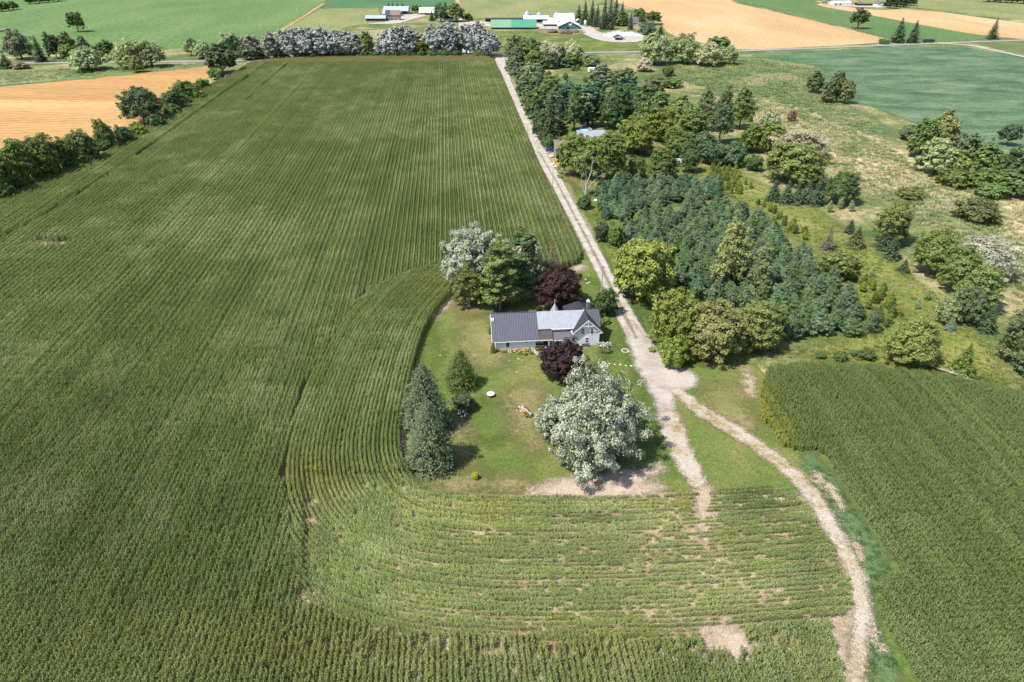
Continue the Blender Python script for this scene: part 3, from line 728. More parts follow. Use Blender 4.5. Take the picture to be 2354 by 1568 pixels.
STRAW = [(.18, .23, .10), (.26, .275, .135), (.36, .33, .19), (.47, .42, .28), (.28, .29, .15)]
GREENS = [(.06, .10, .022), (.095, .13, .028), (.14, .16, .035), (.19, .18, .05)]
grass_in('meadow_grass', [(1660, 215), (1780, 240), (1910, 285), (2060, 345), (2120, 400), (2354, 460), (2480, 560), (2480, 800), (2354, 700), (2230, 580), (2060, 480), (1960, 410), (1800, 340), (1700, 270)], .55, TUFTS, STRAW, 'pale straw-coloured tall grass waving across the open meadow', (.9, 1.9), zs=.8, nscale=7)
grass_in('slope_grass', [(1560, 385), (1700, 410), (1880, 490), (2000, 560), (2110, 640), (2230, 760), (2400, 900), (2200, 865), (2050, 845), (1900, 820), (1760, 825), (1990, 780), (1990, 740), (1860, 570), (1700, 460), (1600, 420)], .6, TUFTS, [(.14, .175, .045), (.195, .215, .06), (.25, .25, .08), (.32, .29, .14)], 'yellow-green weeds and grass on the slope beside the pines', (.6, 1.2), zs=.8)
grass_in('corn_weeds', [(1000, 1150), (1300, 1155), (1580, 1145), (1820, 1125), (1900, 1250), (1955, 1400), (1890, 1440), (1740, 1490), (1500, 1490), (1100, 1480), (950, 1300)], 1.6, CLOVER, [(.12, .15, .05), (.18, .20, .07), (.24, .23, .10), (.14, .17, .05)], 'short weeds and stunted corn on the sandy ground below the yard', (.6, 1.3), .3, 2.5)
grass_in('verge_grass', [(1166, 150), (1210, 210), (1270, 300), (1335, 440), (1395, 560), (1450, 680), (1480, 745), (1500, 745), (1470, 640), (1390, 470), (1300, 300), (1220, 180)], .7, TUFTS, [(.075, .11, .026), (.11, .14, .034), (.16, .17, .045), (.24, .21, .09)], 'ragged green weeds along the right verge of the gravel lane', (.5, 1.0), zs=.7)
grass_in('track_weeds', [(1885, 1060), (1950, 1150), (2060, 1312), (2005, 1340), (2010, 1430), (2085, 1580), (2085, 1700), (1975, 1700), (1985, 1480), (1990, 1390), (1965, 1290), (1920, 1190), (1850, 1080)], 4.5, CLOVER, [(.04, .10, .03), (.055, .125, .035), (.085, .14, .04)], 'low dark green weeds between farm track and right corn field', (.7, 1.5), .36, 2.5)
grass_in('marsh_grass', [(1510, 150), (1700, 135), (1860, 150), (1885, 175), (1880, 215), (1970, 260), (2040, 300), (1960, 320), (1800, 260), (1640, 205), (1530, 180)], .3, TUFTS, [(.14, .20, .085), (.18, .23, .10), (.25, .26, .13), (.38, .34, .20)], 'pale green marsh grass in the low meadow beside the bean field', (1.2, 2.4), zs=.6, nscale=14)
grass_in('ditch_grass', [(1500, 840), (1640, 850), (1760, 815), (1900, 815), (2000, 830), (2120, 850), (2354, 905), (2450, 940), (2450, 900), (2200, 850), (2050, 830), (1960, 800), (1760, 800), (1680, 820)], .8, TUFTS, GREENS, 'long ditch grass behind the right corn field', (.6, 1.1), zs=.7)
grass_in('marsh_reeds', [(-150, 205), (0, 193), (250, 170), (470, 150), (500, 146), (300, 152), (0, 166), (-150, 176)], .12, TUFTS, STRAW[:3], 'reedy roadside grass beyond the golden field', (1.5, 2.6), zs=.6, nscale=15)

# ================================================================== TREES
M['leaf'] = leaf_mat('tree_leaf', 'OBJECT', .3, .55, .3, (.65, 1.75), .2)
M['silver_leaf'] = leaf_mat('silver_leaf', 'OBJECT', .22, .6, .25, (.65, 1.35), .0, (.09, .125, .055), .64)
M['needle'] = leaf_mat('needle', 'OBJECT', .2, .6, .25, (.6, 1.7), .15)
M['bark'] = plain('bark', (.11, .085, .065), .95, .1, 0, .35, 2.5, .6)
M['pale_bark'] = plain('pale_bark', (.30, .27, .235), .95, .1, 0, .3, 2.5, .5)

def quads(P, N, S, asp, r, along=None):
    """one leaf-sized quad per point; N normals, S half lengths, along = wanted long direction"""
    n = len(P)
    N = N / (np.linalg.norm(N, axis=1)[:, None] + 1e-9)
    T = r.normal(size=(n, 3)) if along is None else along + r.normal(0, .25, (n, 3))
    T = T - (T * N).sum(1)[:, None] * N
    T /= np.linalg.norm(T, axis=1)[:, None] + 1e-9
    B = np.cross(N, T)
    a = T * S[:, None]; b = B * (S * asp)[:, None]
    V = np.stack([P - a, P - b * r.uniform(.7, 1.2, (n, 1)), P + a, P + b * r.uniform(.7, 1.2, (n, 1))], 1).reshape(-1, 3)
    return V
def leaf_mesh(name, V, lv, lw, mat):
    n = len(V) // 4
    q = np.arange(4 * n).reshape(n, 4)
    return mesh_np(name, V, q, {'lv': np.repeat(lv, 4), 'lw': np.repeat(lw, 4)}, mats=[mat])
def unit(r, n):
    d = r.normal(size=(n, 3)); return d / np.linalg.norm(d, axis=1)[:, None]

def limbs(r, H, z0, R, tips, rad, lean=0.0):
    mb = MB()
    zt = H * .78
    pts = [(0, 0, -.15), (lean * .1, 0, H * .12), (lean * .4 + r.normal(0, .05), r.normal(0, .05), H * .4), (lean, 0, zt)]
    mb.tube(pts, [rad * 1.25, rad, rad * .7, rad * .2], 7)
    for t in tips:
        f = np.clip(t[2] / H * .6 * r.uniform(.7, 1.0), .1, .62)
        b = np.array((lean * f, 0, H * f))
        mid = b * .45 + t * .55 + np.array((0, 0, -.03 * H))
        mb.tube([b, mid, t], [rad * .45, rad * .28, rad * .08], 5)
    return mb

def round_crown(seed, H=10.0, R=4.0, base=.03, nc=60, per=90, leaf=.22, asp=.75, rc=.27, mat='leaf', flat=1.0, hollow=.55, lobes=.16, droop=0.0, top=1.0, bark='bark', nlimb=8, column=0.0, upright=0.0, fill=.35):
    """broad-leaved crown: many leaf clumps on and in a lumpy ovoid"""
    r = np.random.default_rng(seed)
    d = unit(r, nc * 3)
    d = d[d[:, 2] > -.75][:nc]
    lob = 1 + lobes * np.sin(d[:, 0] * 3.3 + seed) * np.cos(d[:, 1] * 2.7 + seed * 2) + r.normal(0, lobes * .55, len(d))
    rad = np.where(r.random(len(d)) < .78, r.uniform(.74, .95, len(d)), r.uniform(hollow * .4, .75, len(d))) * lob
    zc = H * (base + 1) / 2; zr = H * (1 - base) / 2
    tap = (1 - column * np.clip(d[:, 2], 0, 1) * .55) * np.where(d[:, 2] < 0, np.minimum(np.sqrt((1 - d[:, 2] ** 4 * .95) / (1 - d[:, 2] ** 2 + 1e-3)), 2.0), 1)
    C = np.column_stack([d[:, 0] * R * rad * tap, d[:, 1] * R * rad * tap, zc + d[:, 2] * zr * rad * top])
    C[:, 2] = np.clip(C[:, 2], H * base * .9, None)
    crad = R * rc * r.uniform(.65, 1.3, len(C))
    k = np.repeat(np.arange(len(C)), per)
    dd = unit(r, len(k)); dd[:, 2] = np.abs(dd[:, 2]) * np.where(r.random(len(k)) < .72, 1, -1)
    u = r.random(len(k)) ** .45
    P = C[k] + dd * (crad[k] * u)[:, None] * np.array((1, 1, .8 * flat))
    if droop: P[:, 2] -= droop * crad[k] * u * u * r.random(len(k)) * 1.6
    out = C[k] - np.array((0, 0, zc))
    out /= np.linalg.norm(out, axis=1)[:, None] + 1e-6
    N = dd * .9 + out * .4 + np.array((0, 0, .45)) + r.normal(0, .5, (len(k), 3))
    along = None
    if droop: along = np.tile((0, 0, -1.), (len(k), 1)) + dd * .6
    if upright: along = np.tile((0, 0, upright), (len(k), 1)) + dd * .6; N = dd + r.normal(0, .4, (len(k), 3))
    S = leaf * r.uniform(.6, 1.35, len(k))
    V = quads(P, N, S, np.full(len(k), asp), r, along)
    cl = r.random(len(C))
    lv = np.clip(cl[k] * .45 + r.random(len(k)) * .6, 0, 1); lw = np.clip(cl[k][::-1] * .35 + r.random(len(k)) * .65, 0, 1)
    # inner body of leaves so the crown is not see-through everywhere
    nf = int(len(k) * fill)
    if nf:
        d2 = unit(r, nf); d2[:, 2] = np.where(d2[:, 2] < -.8, -d2[:, 2], d2[:, 2])
        lb = 1 + lobes * np.sin(d2[:, 0] * 3.3 + seed) * np.cos(d2[:, 1] * 2.7 + seed * 2)
        rr = r.uniform(.45, .86, nf) * lb; tp = (1 - column * np.clip(d2[:, 2], 0, 1) * .55) * np.where(d2[:, 2] < 0, np.minimum(np.sqrt((1 - d2[:, 2] ** 4 * .95) / (1 - d2[:, 2] ** 2 + 1e-3)), 2.0), 1)
        P2 = np.column_stack([d2[:, 0] * R * rr * tp, d2[:, 1] * R * rr * tp, zc + d2[:, 2] * zr * rr])
        V2 = quads(P2, d2 + r.normal(0, .4, (nf, 3)) + np.array((0, 0, .3)), leaf * 1.5 * r.uniform(.7, 1.3, nf), np.full(nf, asp), r)
        V = np.vstack([V, V2]); lv = np.concatenate([lv, r.random(nf) * .7]); lw = np.concatenate([lw, r.random(nf)])
    cm = leaf_mesh('crown', V, lv, lw, M[mat])
    tips = C[np.argsort(-rad)[:nlimb]]
    tm = limbs(r, H, H * base, R, tips * np.array((.8, .8, .95)), R * .065).mesh('trunk', M[bark])
    return tm, cm, H, R

def cone_crown(seed, H=10.0, R=3.0, layers=22, br=11, per=9, leaf=.3, asp=.5, power=.9, droop=.25, z0=.04, mat='needle', jit=.15, tuft=0.0, rag=0.0, tilt=0.0, bark='bark', inner=.25, bulge=0.0):
    """conifer: whorls of boughs, each a spray of flat needle tufts"""
    r = np.random.default_rng(seed)
    P, N, A, S, LV = [], [], [], [], []
    mb = MB(); mb.tube([(0, 0, -.15), (0, 0, H * .5), (0, 0, H * .96)], [R * .07, R * .045, R * .008], 6)
    for l in range(layers):
        f = (l + r.random() * .5) / layers
        z = H * (z0 + (1 - z0) * f)
        rr = R * ((1 - f) ** power + bulge * math.sin(math.pi * f)) + R * .02
        nb = max(4, int(br * (.45 + .7 * (1 - f))))
        az0 = r.random() * 6.28
        for b in range(nb):
            az = az0 + 6.283 * b / nb + r.normal(0, .18)
            L = rr * (1 + r.normal(0, jit)) * (1 - rag * r.random())
            d = np.array((math.cos(az), math.sin(az), 0))
            bl = r.random()
            n = max(2, int(per * (.35 + .65 * L / R)))
            t = inner + (1 - inner) * (np.arange(n) + r.random(n)) / n
            lat = r.normal(0, .13, n) * L * (1.1 - .3 * t)
            zz = z + L * (tilt * t - droop * t ** 1.4) + r.normal(0, .025, n) * R
            p = d * (L * t)[:, None] + np.array((-d[1], d[0], 0)) * lat[:, None]; p[:, 2] = zz
            P.append(p)
            nr = np.tile(d * .45 + np.array((0, 0, .9)), (n, 1)) + r.normal(0, .38, (n, 3))
            al = np.tile(d + np.array((0, 0, tilt - droop * 1.2 + tuft)), (n, 1)) + r.normal(0, .3, (n, 3))
            if tuft: nr = np.tile(d, (n, 1)) * (.3 + tuft) + r.normal(0, .45, (n, 3)) + np.array((0, 0, 1.0 - tuft))
            N.append(nr); A.append(al); S.append(leaf * r.uniform(.65, 1.3, n) * (.55 + .45 * (1 - f)))
            LV.append(np.clip(bl * .4 + r.random(n) * .3 + .32 * t, 0, 1))
            if l % 4 == 0 and b % 2 == 0: mb.tube([(0, 0, z), tuple(d * L * .85 + np.array((0, 0, z + L * (tilt - droop) * .7)))], [R * .018, R * .006], 4)
    P = np.vstack(P); N = np.vstack(N); A = np.vstack(A); S = np.concatenate(S); LV = np.concatenate(LV)
    V = quads(P, N, S, np.full(len(P), asp), r, A)
    return mb.mesh('trunk', M[bark]), leaf_mesh('crown', V, LV, r.random(len(P)), M[mat]), H, R

def white_pine(seed, H=18.0, R=5.0, leaf=.34, whorls=13, per=70):
    r = np.random.default_rng(seed)
    P, N, A, LV = [], [], [], []
    mb = MB(); mb.tube([(0, 0, -.2), (.1, 0, H * .5), (0, .1, H * .97)], [.34, .22, .03], 7)
    for w in range(whorls):
        f = (w + .4 * r.random()) / whorls
        z = H * (.14 + .84 * f)
        rr = R * (math.sin(math.pi * (.28 + .72 * (1 - f)) ) ** .8 if f > .25 else .75 + f) * (1.02 - .55 * f)
        for b in range(r.integers(4, 7)):
            az = r.random() * 6.28; L = rr * r.uniform(.55, 1.15)
            d = np.array((math.cos(az), math.sin(az), 0))
            rise = r.uniform(-.12, .18) + .25 * f
            tip = d * L + np.array((0, 0, z + L * rise))
            mb.tube([(0, 0, z), tuple(d * L * .5 + np.array((0, 0, z + L * rise * .3))), tuple(tip)], [.09, .06, .02], 4)
            bl = r.random()
            n = int(per * (.3 + .7 * L / R))
            t = .25 + .8 * r.random(n) ** .8
            lat = r.normal(0, .2, n) * L * .75 * np.sin(np.clip(t, 0, 1) * 2.6)
            p = d * (L * t)[:, None] + np.array((-d[1], d[0], 0)) * lat[:, None]
            p[:, 2] = z + L * rise * t ** 1.5 + np.abs(r.normal(0, .06, n)) * L + r.normal(0, .08, n)
            P.append(p); N.append(r.normal(0, .5, (n, 3)) + np.array((0, 0, .8)) + d * .3)
            A.append(np.tile(d * .9 + np.array((0, 0, .35)), (n, 1)) + r.normal(0, .45, (n, 3)))
            LV.append(np.clip(bl * .5 + .5 * r.random(n), 0, 1))
    P = np.vstack(P); N = np.vstack(N); A = np.vstack(A); LV = np.concatenate(LV)
    V = quads(P, N, leaf * r.uniform(.6, 1.3, len(P)), np.full(len(P), .42), r, A)
    return mb.mesh('trunk', M['bark']), leaf_mesh('crown', V, LV, r.random(len(P)), M['needle']), H, R

def dead_conifer(seed, H=10.0, R=2.0):
    t, c, H, R = cone_crown(seed, H, R, 26, 11, 10, .26, .3, .85, .18, .04, jit=.2, rag=.3)
    return t, c, H, R
def half_dead(seed, H=14.0, R=5.0):
    r = np.random.default_rng(seed)
    mb = MB()
    mb.tube([(0, 0, -.2), (.1, 0, 3), (-.2, .1, 7), (-1.0, .2, 10)], [.42, .34, .22, .1], 7)
    mb.tube([(0, 0, 3.2), (1.2, -.2, 7.5), (1.3, -.3, 10.5), (1.0, -.3, 12.6)], [.24, .16, .09, .03], 6)
    mb.tube([(1.3, -.3, 9.6), (2.2, -.4, 11.4), (2.6, -.4, 13.2)], [.09, .06, .02], 5)
    mb.tube([(.1, 0, 1.6), (1.6, -.4, 4.2), (3.0, -.4, 6.0), (4.4, -.5, 6.4)], [.18, .13, .08, .03], 5)
    mb.tube([(0, 0, .6), (-1.2, .2, 3.0), (-1.5, .2, 6.2)], [.2, .15, .06], 5)
    C = np.array([(-1.6, .2, 11.0, 1.5), (-2.5, .3, 9.6, 1.2), (-.6, .1, 12.0, 1.3), (-1.2, 0, 9.0, 1.3), (-2.0, .4, 7.6, 1.0), (-1.0, .2, 6.6, .9), (2.2, -.3, 6.6, .8), (4.6, -.5, 6.3, .8), (-2.9, .1, 10.6, 1.0)])
    k = np.repeat(np.arange(len(C)), 190)
    d = unit(r, len(k))
    P = C[k, :3] + d * (C[k, 3] * r.random(len(k)) ** .5)[:, None]
    V = quads(P, d + np.array((0, 0, .5)) + r.normal(0, .4, d.shape), .24 * r.uniform(.6, 1.3, len(k)), np.full(len(k), .75), r)
    return mb.mesh('trunk', M['pale_bark']), leaf_mesh('crown', V, r.random(len(k)), r.random(len(k)), M['leaf']), H, R

PROTO = {}
for i in range(4):
    PROTO['maple', i] = round_crown(20 + i, nc=170, per=75, leaf=.165, rc=.17, lobes=.2, base=.02)
    PROTO['far', i] = round_crown(30 + i, nc=80, per=50, leaf=.30, rc=.2, lobes=.22, base=.01)
for i in range(3):
    PROTO['willow', i] = round_crown(40 + i, nc=95, per=60, leaf=.32, asp=.34, rc=.2, base=.01, droop=.7, lobes=.24)
    PROTO['near_willow', i] = round_crown(44 + i, nc=120, per=90, leaf=.22, asp=.36, rc=.19, base=.01, droop=.5, lobes=.24)
    PROTO['silver', i] = round_crown(50 + i, nc=120, per=95, leaf=.19, asp=.75, rc=.15, base=.02, lobes=.28, mat='silver_leaf', column=.55, bark='pale_bark')
    PROTO['bush', i] = round_crown(60 + i, H=4.0, R=2.5, base=.0, nc=80, per=65, leaf=.15, rc=.2, lobes=.2, nlimb=5)
    PROTO['pine', i] = round_crown(70 + i, H=6.0, R=2.5, base=.0, nc=75, per=60, leaf=.19, asp=.4, rc=.19, lobes=.2, mat='needle', column=.95, fill=.3, nlimb=4)
    PROTO['spruce', i] = cone_crown(80 + i, H=16.0, R=3.6, layers=32, br=15, per=11, leaf=.5, asp=.5, power=.8, droop=.26, jit=.24, rag=.28, z0=.02)
for i in range(2):
    PROTO['poplar', i] = round_crown(90 + i, H=14.0, R=3.2, base=.02, nc=150, per=60, leaf=.17, rc=.21, lobes=.22, column=.9)
    PROTO['white_pine', i] = white_pine(100 + i, per=190, leaf=.3, whorls=16)
    PROTO['far_pine', i] = white_pine(110 + i, per=90, leaf=.5, whorls=15)
PROTO['elm', 0] = round_crown(120, base=.22, nc=70, per=70, leaf=.28, rc=.19, lobes=.38, nlimb=12)
PROTO['elm', 1] = round_crown(121, base=.18, nc=70, per=70, leaf=.28, rc=.2, lobes=.42, nlimb=12)
PROTO['cedar', 0] = cone_crown(130, H=7.0, R=2.9, layers=36, br=26, per=9, leaf=.19, asp=.6, power=.58, droop=-.1, tuft=.6, z0=.0, jit=.1, inner=.4, tilt=.1)
PROTO['big_spruce', 0] = cone_crown(131, H=12.0, R=3.9, layers=40, br=26, per=20, leaf=.25, asp=.55, power=.55, droop=.16, z0=.0, jit=.16, inner=.3, bulge=.1, rag=.12)
PROTO['big_spruce', 1] = cone_crown(132, H=12.0, R=3.9, layers=40, br=26, per=20, leaf=.25, asp=.55, power=.45, droop=.14, z0=.0, jit=.18, inner=.3, bulge=.12, rag=.12)
PROTO['dead_conifer', 0] = dead_conifer(133)
PROTO['larch', 0] = cone_crown(134, H=12.0, R=2.4, layers=28, br=13, per=12, leaf=.26, asp=.45, power=.75, droop=.15, jit=.22, rag=.25)
PROTO['purple', 0] = round_crown(140, H=10, R=4.6, base=.02, nc=190, per=95, leaf=.15, rc=.15, lobes=.16)
PROTO['purple', 1] = round_crown(141, H=8, R=4.4, base=.02, nc=190, per=95, leaf=.14, rc=.155, lobes=.24)
PROTO['yard_silver', 0] = round_crown(142, H=13, R=10, base=.0, nc=330, per=190, leaf=.155, rc=.105, lobes=.26, mat='silver_leaf', hollow=.8, nlimb=22, bark='pale_bark')
PROTO['yard_silver', 1] = round_crown(143, H=16, R=8, base=.02, nc=280, per=150, leaf=.165, rc=.115, lobes=.2, mat='silver_leaf', nlimb=16, bark='pale_bark')
PROTO['half_dead', 0] = half_dead(150)
PROTO['bronze', 0] = round_crown(160, H=12, R=4, base=.02, nc=130, per=80, leaf=.17, rc=.18, lobes=.26, nlimb=14, bark='pale_bark')

TINT = dict(dk=(.044, .074, .027), md=(.068, .106, .030), lt=(.098, .135, .032), ol=(.115, .125, .042), yl=(.15, .17, .035), wl=(.15, .19, .09), wp=(.225, .245, .15), te=(.088, .140, .074), tl=(.112, .170, .092), sp=(.036, .058, .028), bs=(.075, .11, .075), sv=(.34, .37, .31), sl=(.40, .40, .39), pu=(.030, .0145, .0155), br=(.10, .12, .032), gy=(.15, .115, .085), gr=(.075, .105, .055), pk=(.26, .22, .17), bg=(.07, .125, .022))
_seen = {}
def tree(kind, x0, x1, yt, yb, tint, label, group=None, name=None, var=None, wob=.12, sy=1.0, rz=None):
    g = G((x0 + x1) / 2, yb)
    h = max(.6, ZAT(g[1], yt)); w = (x1 - x0) / PXM(yb) / 2
    return plant(kind, g, h, w, tint, label, group, name, var, wob, sy, rz)
NAMES = dict(maple='maple_tree', far='tree', willow='willow_tree', near_willow='willow_tree', silver='silver_poplar_tree', bush='bush', pine='pine_tree', spruce='spruce_tree', poplar='poplar_tree', white_pine='white_pine_tree', far_pine='white_pine_tree', elm='elm_tree', cedar='cedar_tree', big_spruce='spruce_tree', dead_conifer='dead_conifer_tree', larch='larch_tree', purple='purple_maple_tree', yard_silver='silver_maple_tree', half_dead='half_dead_tree', bronze='bronze_leaved_tree')
def plant(kind, g, h, w, tint, label, group=None, name=None, var=None, wob=.12, sy=1.0, rz=None):
    n = sum(1 for k in PROTO if k[0] == kind)
    _seen[kind] = _seen.get(kind, -1) + 1
    tm, cm, H, R = PROTO[kind, (_seen[kind] if var is None else var) % n]
    o = empty(name or NAMES[kind], (g[0], g[1], 0), random.uniform(0, 6.28) if rz is None else rz)
    if kind == 'elm': w *= .8
    k = w / (R * 1.06)
    o.scale = (k, k * sy, h / H)
    t = link('stems' if 'bush' in (name or NAMES[kind]) or 'shrub' in (name or '') else 'trunk', tm, o)
    c = link('foliage' if t.name.startswith('stems') else 'crown', cm, o)
    tc = TINT[tint] if isinstance(tint, str) else tint
    if kind not in ('silver', 'yard_silver', 'purple', 'near_willow', 'pine', 'big_spruce', 'dead_conifer', 'bronze', 'white_pine'): tc = tuple(x * 1.4 for x in tc)
    f = random.uniform(1 - wob, 1 + wob); q = random.uniform(1 - wob * .5, 1 + wob * .5)
    c.color = (tc[0] * f * q, tc[1] * f, tc[2] * f / q, 1)
    tag(o, label, 'bush' if kind == 'bush' else 'tree', group)
    return o

# ---- yard trees
T = tree
T('yard_silver', 1244, 1480, 872, 1046, (.365, .385, .285), 'huge silvery-leaved tree standing on bare sand at the foot of the yard', var=0, wob=0, rz=.6)
T('silver', 1222, 1296, 928, 1004, (.365, .385, .285), 'small silver-leaved side tree touching the flower bed beside the huge silvery tree', name='silver_maple_sapling', var=1)
T('purple', 1240, 1350, 790, 872, 'pu', 'dark purple maple in front of the farmhouse', var=1, wob=0)
T('purple', 1230, 1337, 612, 706, (.036, .0165, .0145), 'big dark purple maple behind the farmhouse roof', var=0, wob=0)
T('yard_silver', 1008, 1176, 530, 664, (.35, .375, .28), 'broad silver-leaved tree at the back left of the yard', var=1, wob=0)
T('silver', 1176, 1246, 540, 650, (.37, .385, .27), 'narrow silver-leaved tree half hidden behind the tall pine', var=2)
T('white_pine', 1088, 1212, 560, 716, (.118, .168, .05), 'tall white pine in front, left of the farmhouse roof', var=0, wob=0)
T('white_pine', 1146, 1252, 526, 690, (.078, .125, .046), 'taller white pine between the front pine and the purple maple', var=1, wob=0)
T('bronze', 1040, 1118, 612, 704, 'br', 'bronze-olive tree with bare branches left of the white pine', wob=0)
T('larch', 1206, 1252, 512, 624, (.07, .11, .028), 'slender green larch behind the yard pines')
T('dead_conifer', 1248, 1290, 546, 634, 'gy', 'bare brown dead conifer behind the purple maple')
T('big_spruce', 924, 1036, 836, 985, (.074, .102, .052), 'blue-green spruce standing behind its twin at the corn edge', var=0, wob=0)
T('big_spruce', 938, 1046, 922, 1070, (.082, .11, .056), 'rounder blue-green spruce in front, at the corner of the corn', var=1, wob=0)
T('cedar', 1018, 1102, 806, 890, (.05, .072, .018), 'cone-shaped dark cedar alone on the lawn', wob=0)
T('bush', 1040, 1092, 907, 942, (.045, .07, .028), 'round dark green bush below the lone cedar')
T('bush', 1362, 1420, 668, 724, (.035, .06, .022), 'large dark bush between farmhouse and lane')
T('bush', 1384, 1402, 728, 745, 'lt', 'low light green shrub at the right farmhouse corner')
T('cedar', 1126, 1141, 786, 812, (.06, .105, .016), 'small clipped green cedar at the left farmhouse corner', name='clipped_cedar_shrub')
T('cedar', 1296, 1308, 773, 789, (.07, .10, .016), 'tiny clipped cedar beside the gable wall', name='clipped_cedar_shrub')
T('cedar', 1122, 1136, 746, 768, (.045, .075, .02), 'small cedar against the left end wall of the farmhouse', name='clipped_cedar_shrub')
T('bush', 1085, 1101, 1086, 1102, (.25, .25, .025), 'small bright yellow bush alone on the dry lawn', name='yellow_bush')
# ---- trees along the lane near the junction
T('maple', 1404, 1541, 540, 686, (.118, .145, .03), 'big sunlit yellow-green maple beside the lane opposite the house', var=0, wob=0)
T('maple', 1490, 1600, 664, 800, (.10, .125, .024), 'yellow-green tree leaning over the lane at the junction', var=1, wob=0)
T('maple', 1570, 1700, 700, 822, (.115, .12, .042), 'olive tree with bare grey twigs in the middle of the junction trees', var=2, wob=0)
T('maple', 1675, 1800, 692, 796, (.092, .112, .032), 'olive green tree at the right end of the junction trees', var=3, wob=0)
T('bush', 1510, 1580, 780, 842, (.095, .125, .022), 'leafy low bush at the gravel edge under the junction trees')
T('bush', 1366, 1400, 512, 556, (.042, .062, .03), 'dark bush on the lane verge above the big maple')
T('maple', 1396, 1432, 514, 566, (.07, .105, .02), 'small green tree beside the dark verge bush')
T('bush', 1415, 1450, 600, 640, 'md', 'low shrub under the left side of the big maple')
T('bush', 1326, 1360, 450, 480, 'dk', 'dark low shrub under the half dead tree')
T('half_dead', 1302, 1390, 340, 452, (.10, .13, .045), 'half dead tree with bare pale limbs beside the lane', wob=0, rz=0.0)
# ---- neighbour's grove
T('maple', 1280, 1374, 306, 404, (.082, .112, .024), 'left half of the broad maple pair hiding the neighbour house', var=1)
T('maple', 1340, 1442, 302, 410, (.085, .115, .025), 'right half of the broad maple pair hiding the neighbour house', var=2)
T('maple', 1440, 1484, 356, 410, (.075, .105, .026), 'small round tree alone on the neighbour lawn', var=0)
T('maple', 1484, 1556, 338, 412, (.06, .092, .024), 'dark round tree right of the lawn tree', var=3)
T('maple', 1410, 1502, 268, 352, (.09, .12, .024), 'yellow-green maple right of the neighbour roof', var=0)
T('maple', 1490, 1600, 246, 330, (.085, .115, .024), 'large yellow-green maple at the middle of the grove', var=1)
T('maple', 1520, 1590, 300, 366, (.07, .10, .024), 'green tree filling the front of the grove', var=2)
T('maple', 1372, 1452, 196, 300, (.032, .06, .018), 'tall dark maple behind the neighbour pool', var=3)
T('far_pine', 1318, 1386, 190, 292, (.042, .085, .055), 'blue-green pine behind the neighbour pool')
T('far_pine', 1268, 1335, 186, 268, (.048, .092, .06), 'blue-green pine left of the pool pine')
T('spruce', 1236, 1292, 212, 334, (.036, .052, .024), 'tall brownish spruce beside the lane by the neighbour drive', var=0)
T('white_pine', 1262, 1312, 228, 326, (.035, .068, .036), 'dark layered pine right of the brownish spruce', var=1)
T('bush', 1222, 1262, 268, 318, 'dk', 'dark bush left of the brownish spruce')
T('maple', 1250, 1276, 310, 344, (.06, .11, .03), 'small fresh green tree by the blue car', var=3)
T('far', 1350, 1415, 152, 196, (.075, .098, .055), 'grey-green poplar behind the grove, left one')
T('far', 1395, 1458, 156, 204, (.085, .11, .05), 'grey-green poplar behind the grove, right one')
T('far_pine', 1420, 1476, 172, 240, (.06, .11, .075), 'pale blue-green pine at the back of the grove')
T('far', 1440, 1520, 196, 256, (.05, .082, .028), 'dark green tree at the right back of the grove')
T('far', 1478, 1528, 176, 220, (.08, .10, .05), 'loose grey-green tree at the far right back of the grove')
T('poplar', 1590, 1640, 196, 300, (.09, .115, .055), 'grey-green poplar rising at the left of the poplar trio', var=0)
T('poplar', 1624, 1680, 200, 330, (.07, .10, .042), 'broad grey poplar in the middle of the poplar trio', var=1)
T('poplar', 1670, 1728, 194, 296, (.075, .105, .035), 'pointed green poplar at the right of the poplar trio', var=0)
T('far', 1690, 1760, 290, 348, (.075, .105, .022), 'yellow-green tree right of the poplar trio')
T('far', 1735, 1800, 280, 352, (.08, .11, .024), 'yellow-green tree against the pale willow')
T('willow', 1740, 1790, 250, 300, 'wp', 'greyish willow standing in the straw grass behind the grove')
T('near_willow', 1765, 1900, 300, 366, (.235, .22, .165), 'wide pinkish-grey willow at the meadow edge')
T('maple', 1756, 1886, 324, 418, (.088, .118, .036), 'big round green maple in front of the pinkish willow', var=0)
T('maple', 1820, 1885, 370, 432, (.075, .105, .03), 'green tree at the lower right of the big round maple', var=1)
T('bush', 1600, 1665, 330, 376, (.04, .075, .036), 'broad blue-green bush behind the red fence, left')
T('bush', 1650, 1716, 328, 380, (.048, .085, .04), 'broad blue-green bush behind the red fence, right')
T('bush', 1712, 1752, 358, 392, 'dk', 'dark bush right of the blue-green bushes')
T('bush', 1805, 1830, 250, 280, 'gy', 'small brownish bush alone in the straw meadow')
T('maple', 1560, 1605, 330, 396, (.048, .08, .024), 'dark tree left of the blue-green bushes', var=2)
T('maple', 1892, 1966, 394, 468, (.05, .08, .028), 'two-toned tree at the end of the spruce row', var=3)
for i, (x, yt, yb, w) in enumerate([(1776, 412, 462, 44), (1806, 414, 468, 40), (1830, 418, 470, 36), (1852, 410, 468, 38), (1874, 402, 472, 36)]):
    T('spruce', x - w / 2, x + w / 2, yt, yb, (.04, .066, .036), 'dark young spruce, %s of the five-spruce row by the slope' % ('leftmost', 'second from left', 'middle one', 'second from right', 'rightmost')[i], 'five-spruce row by the slope')
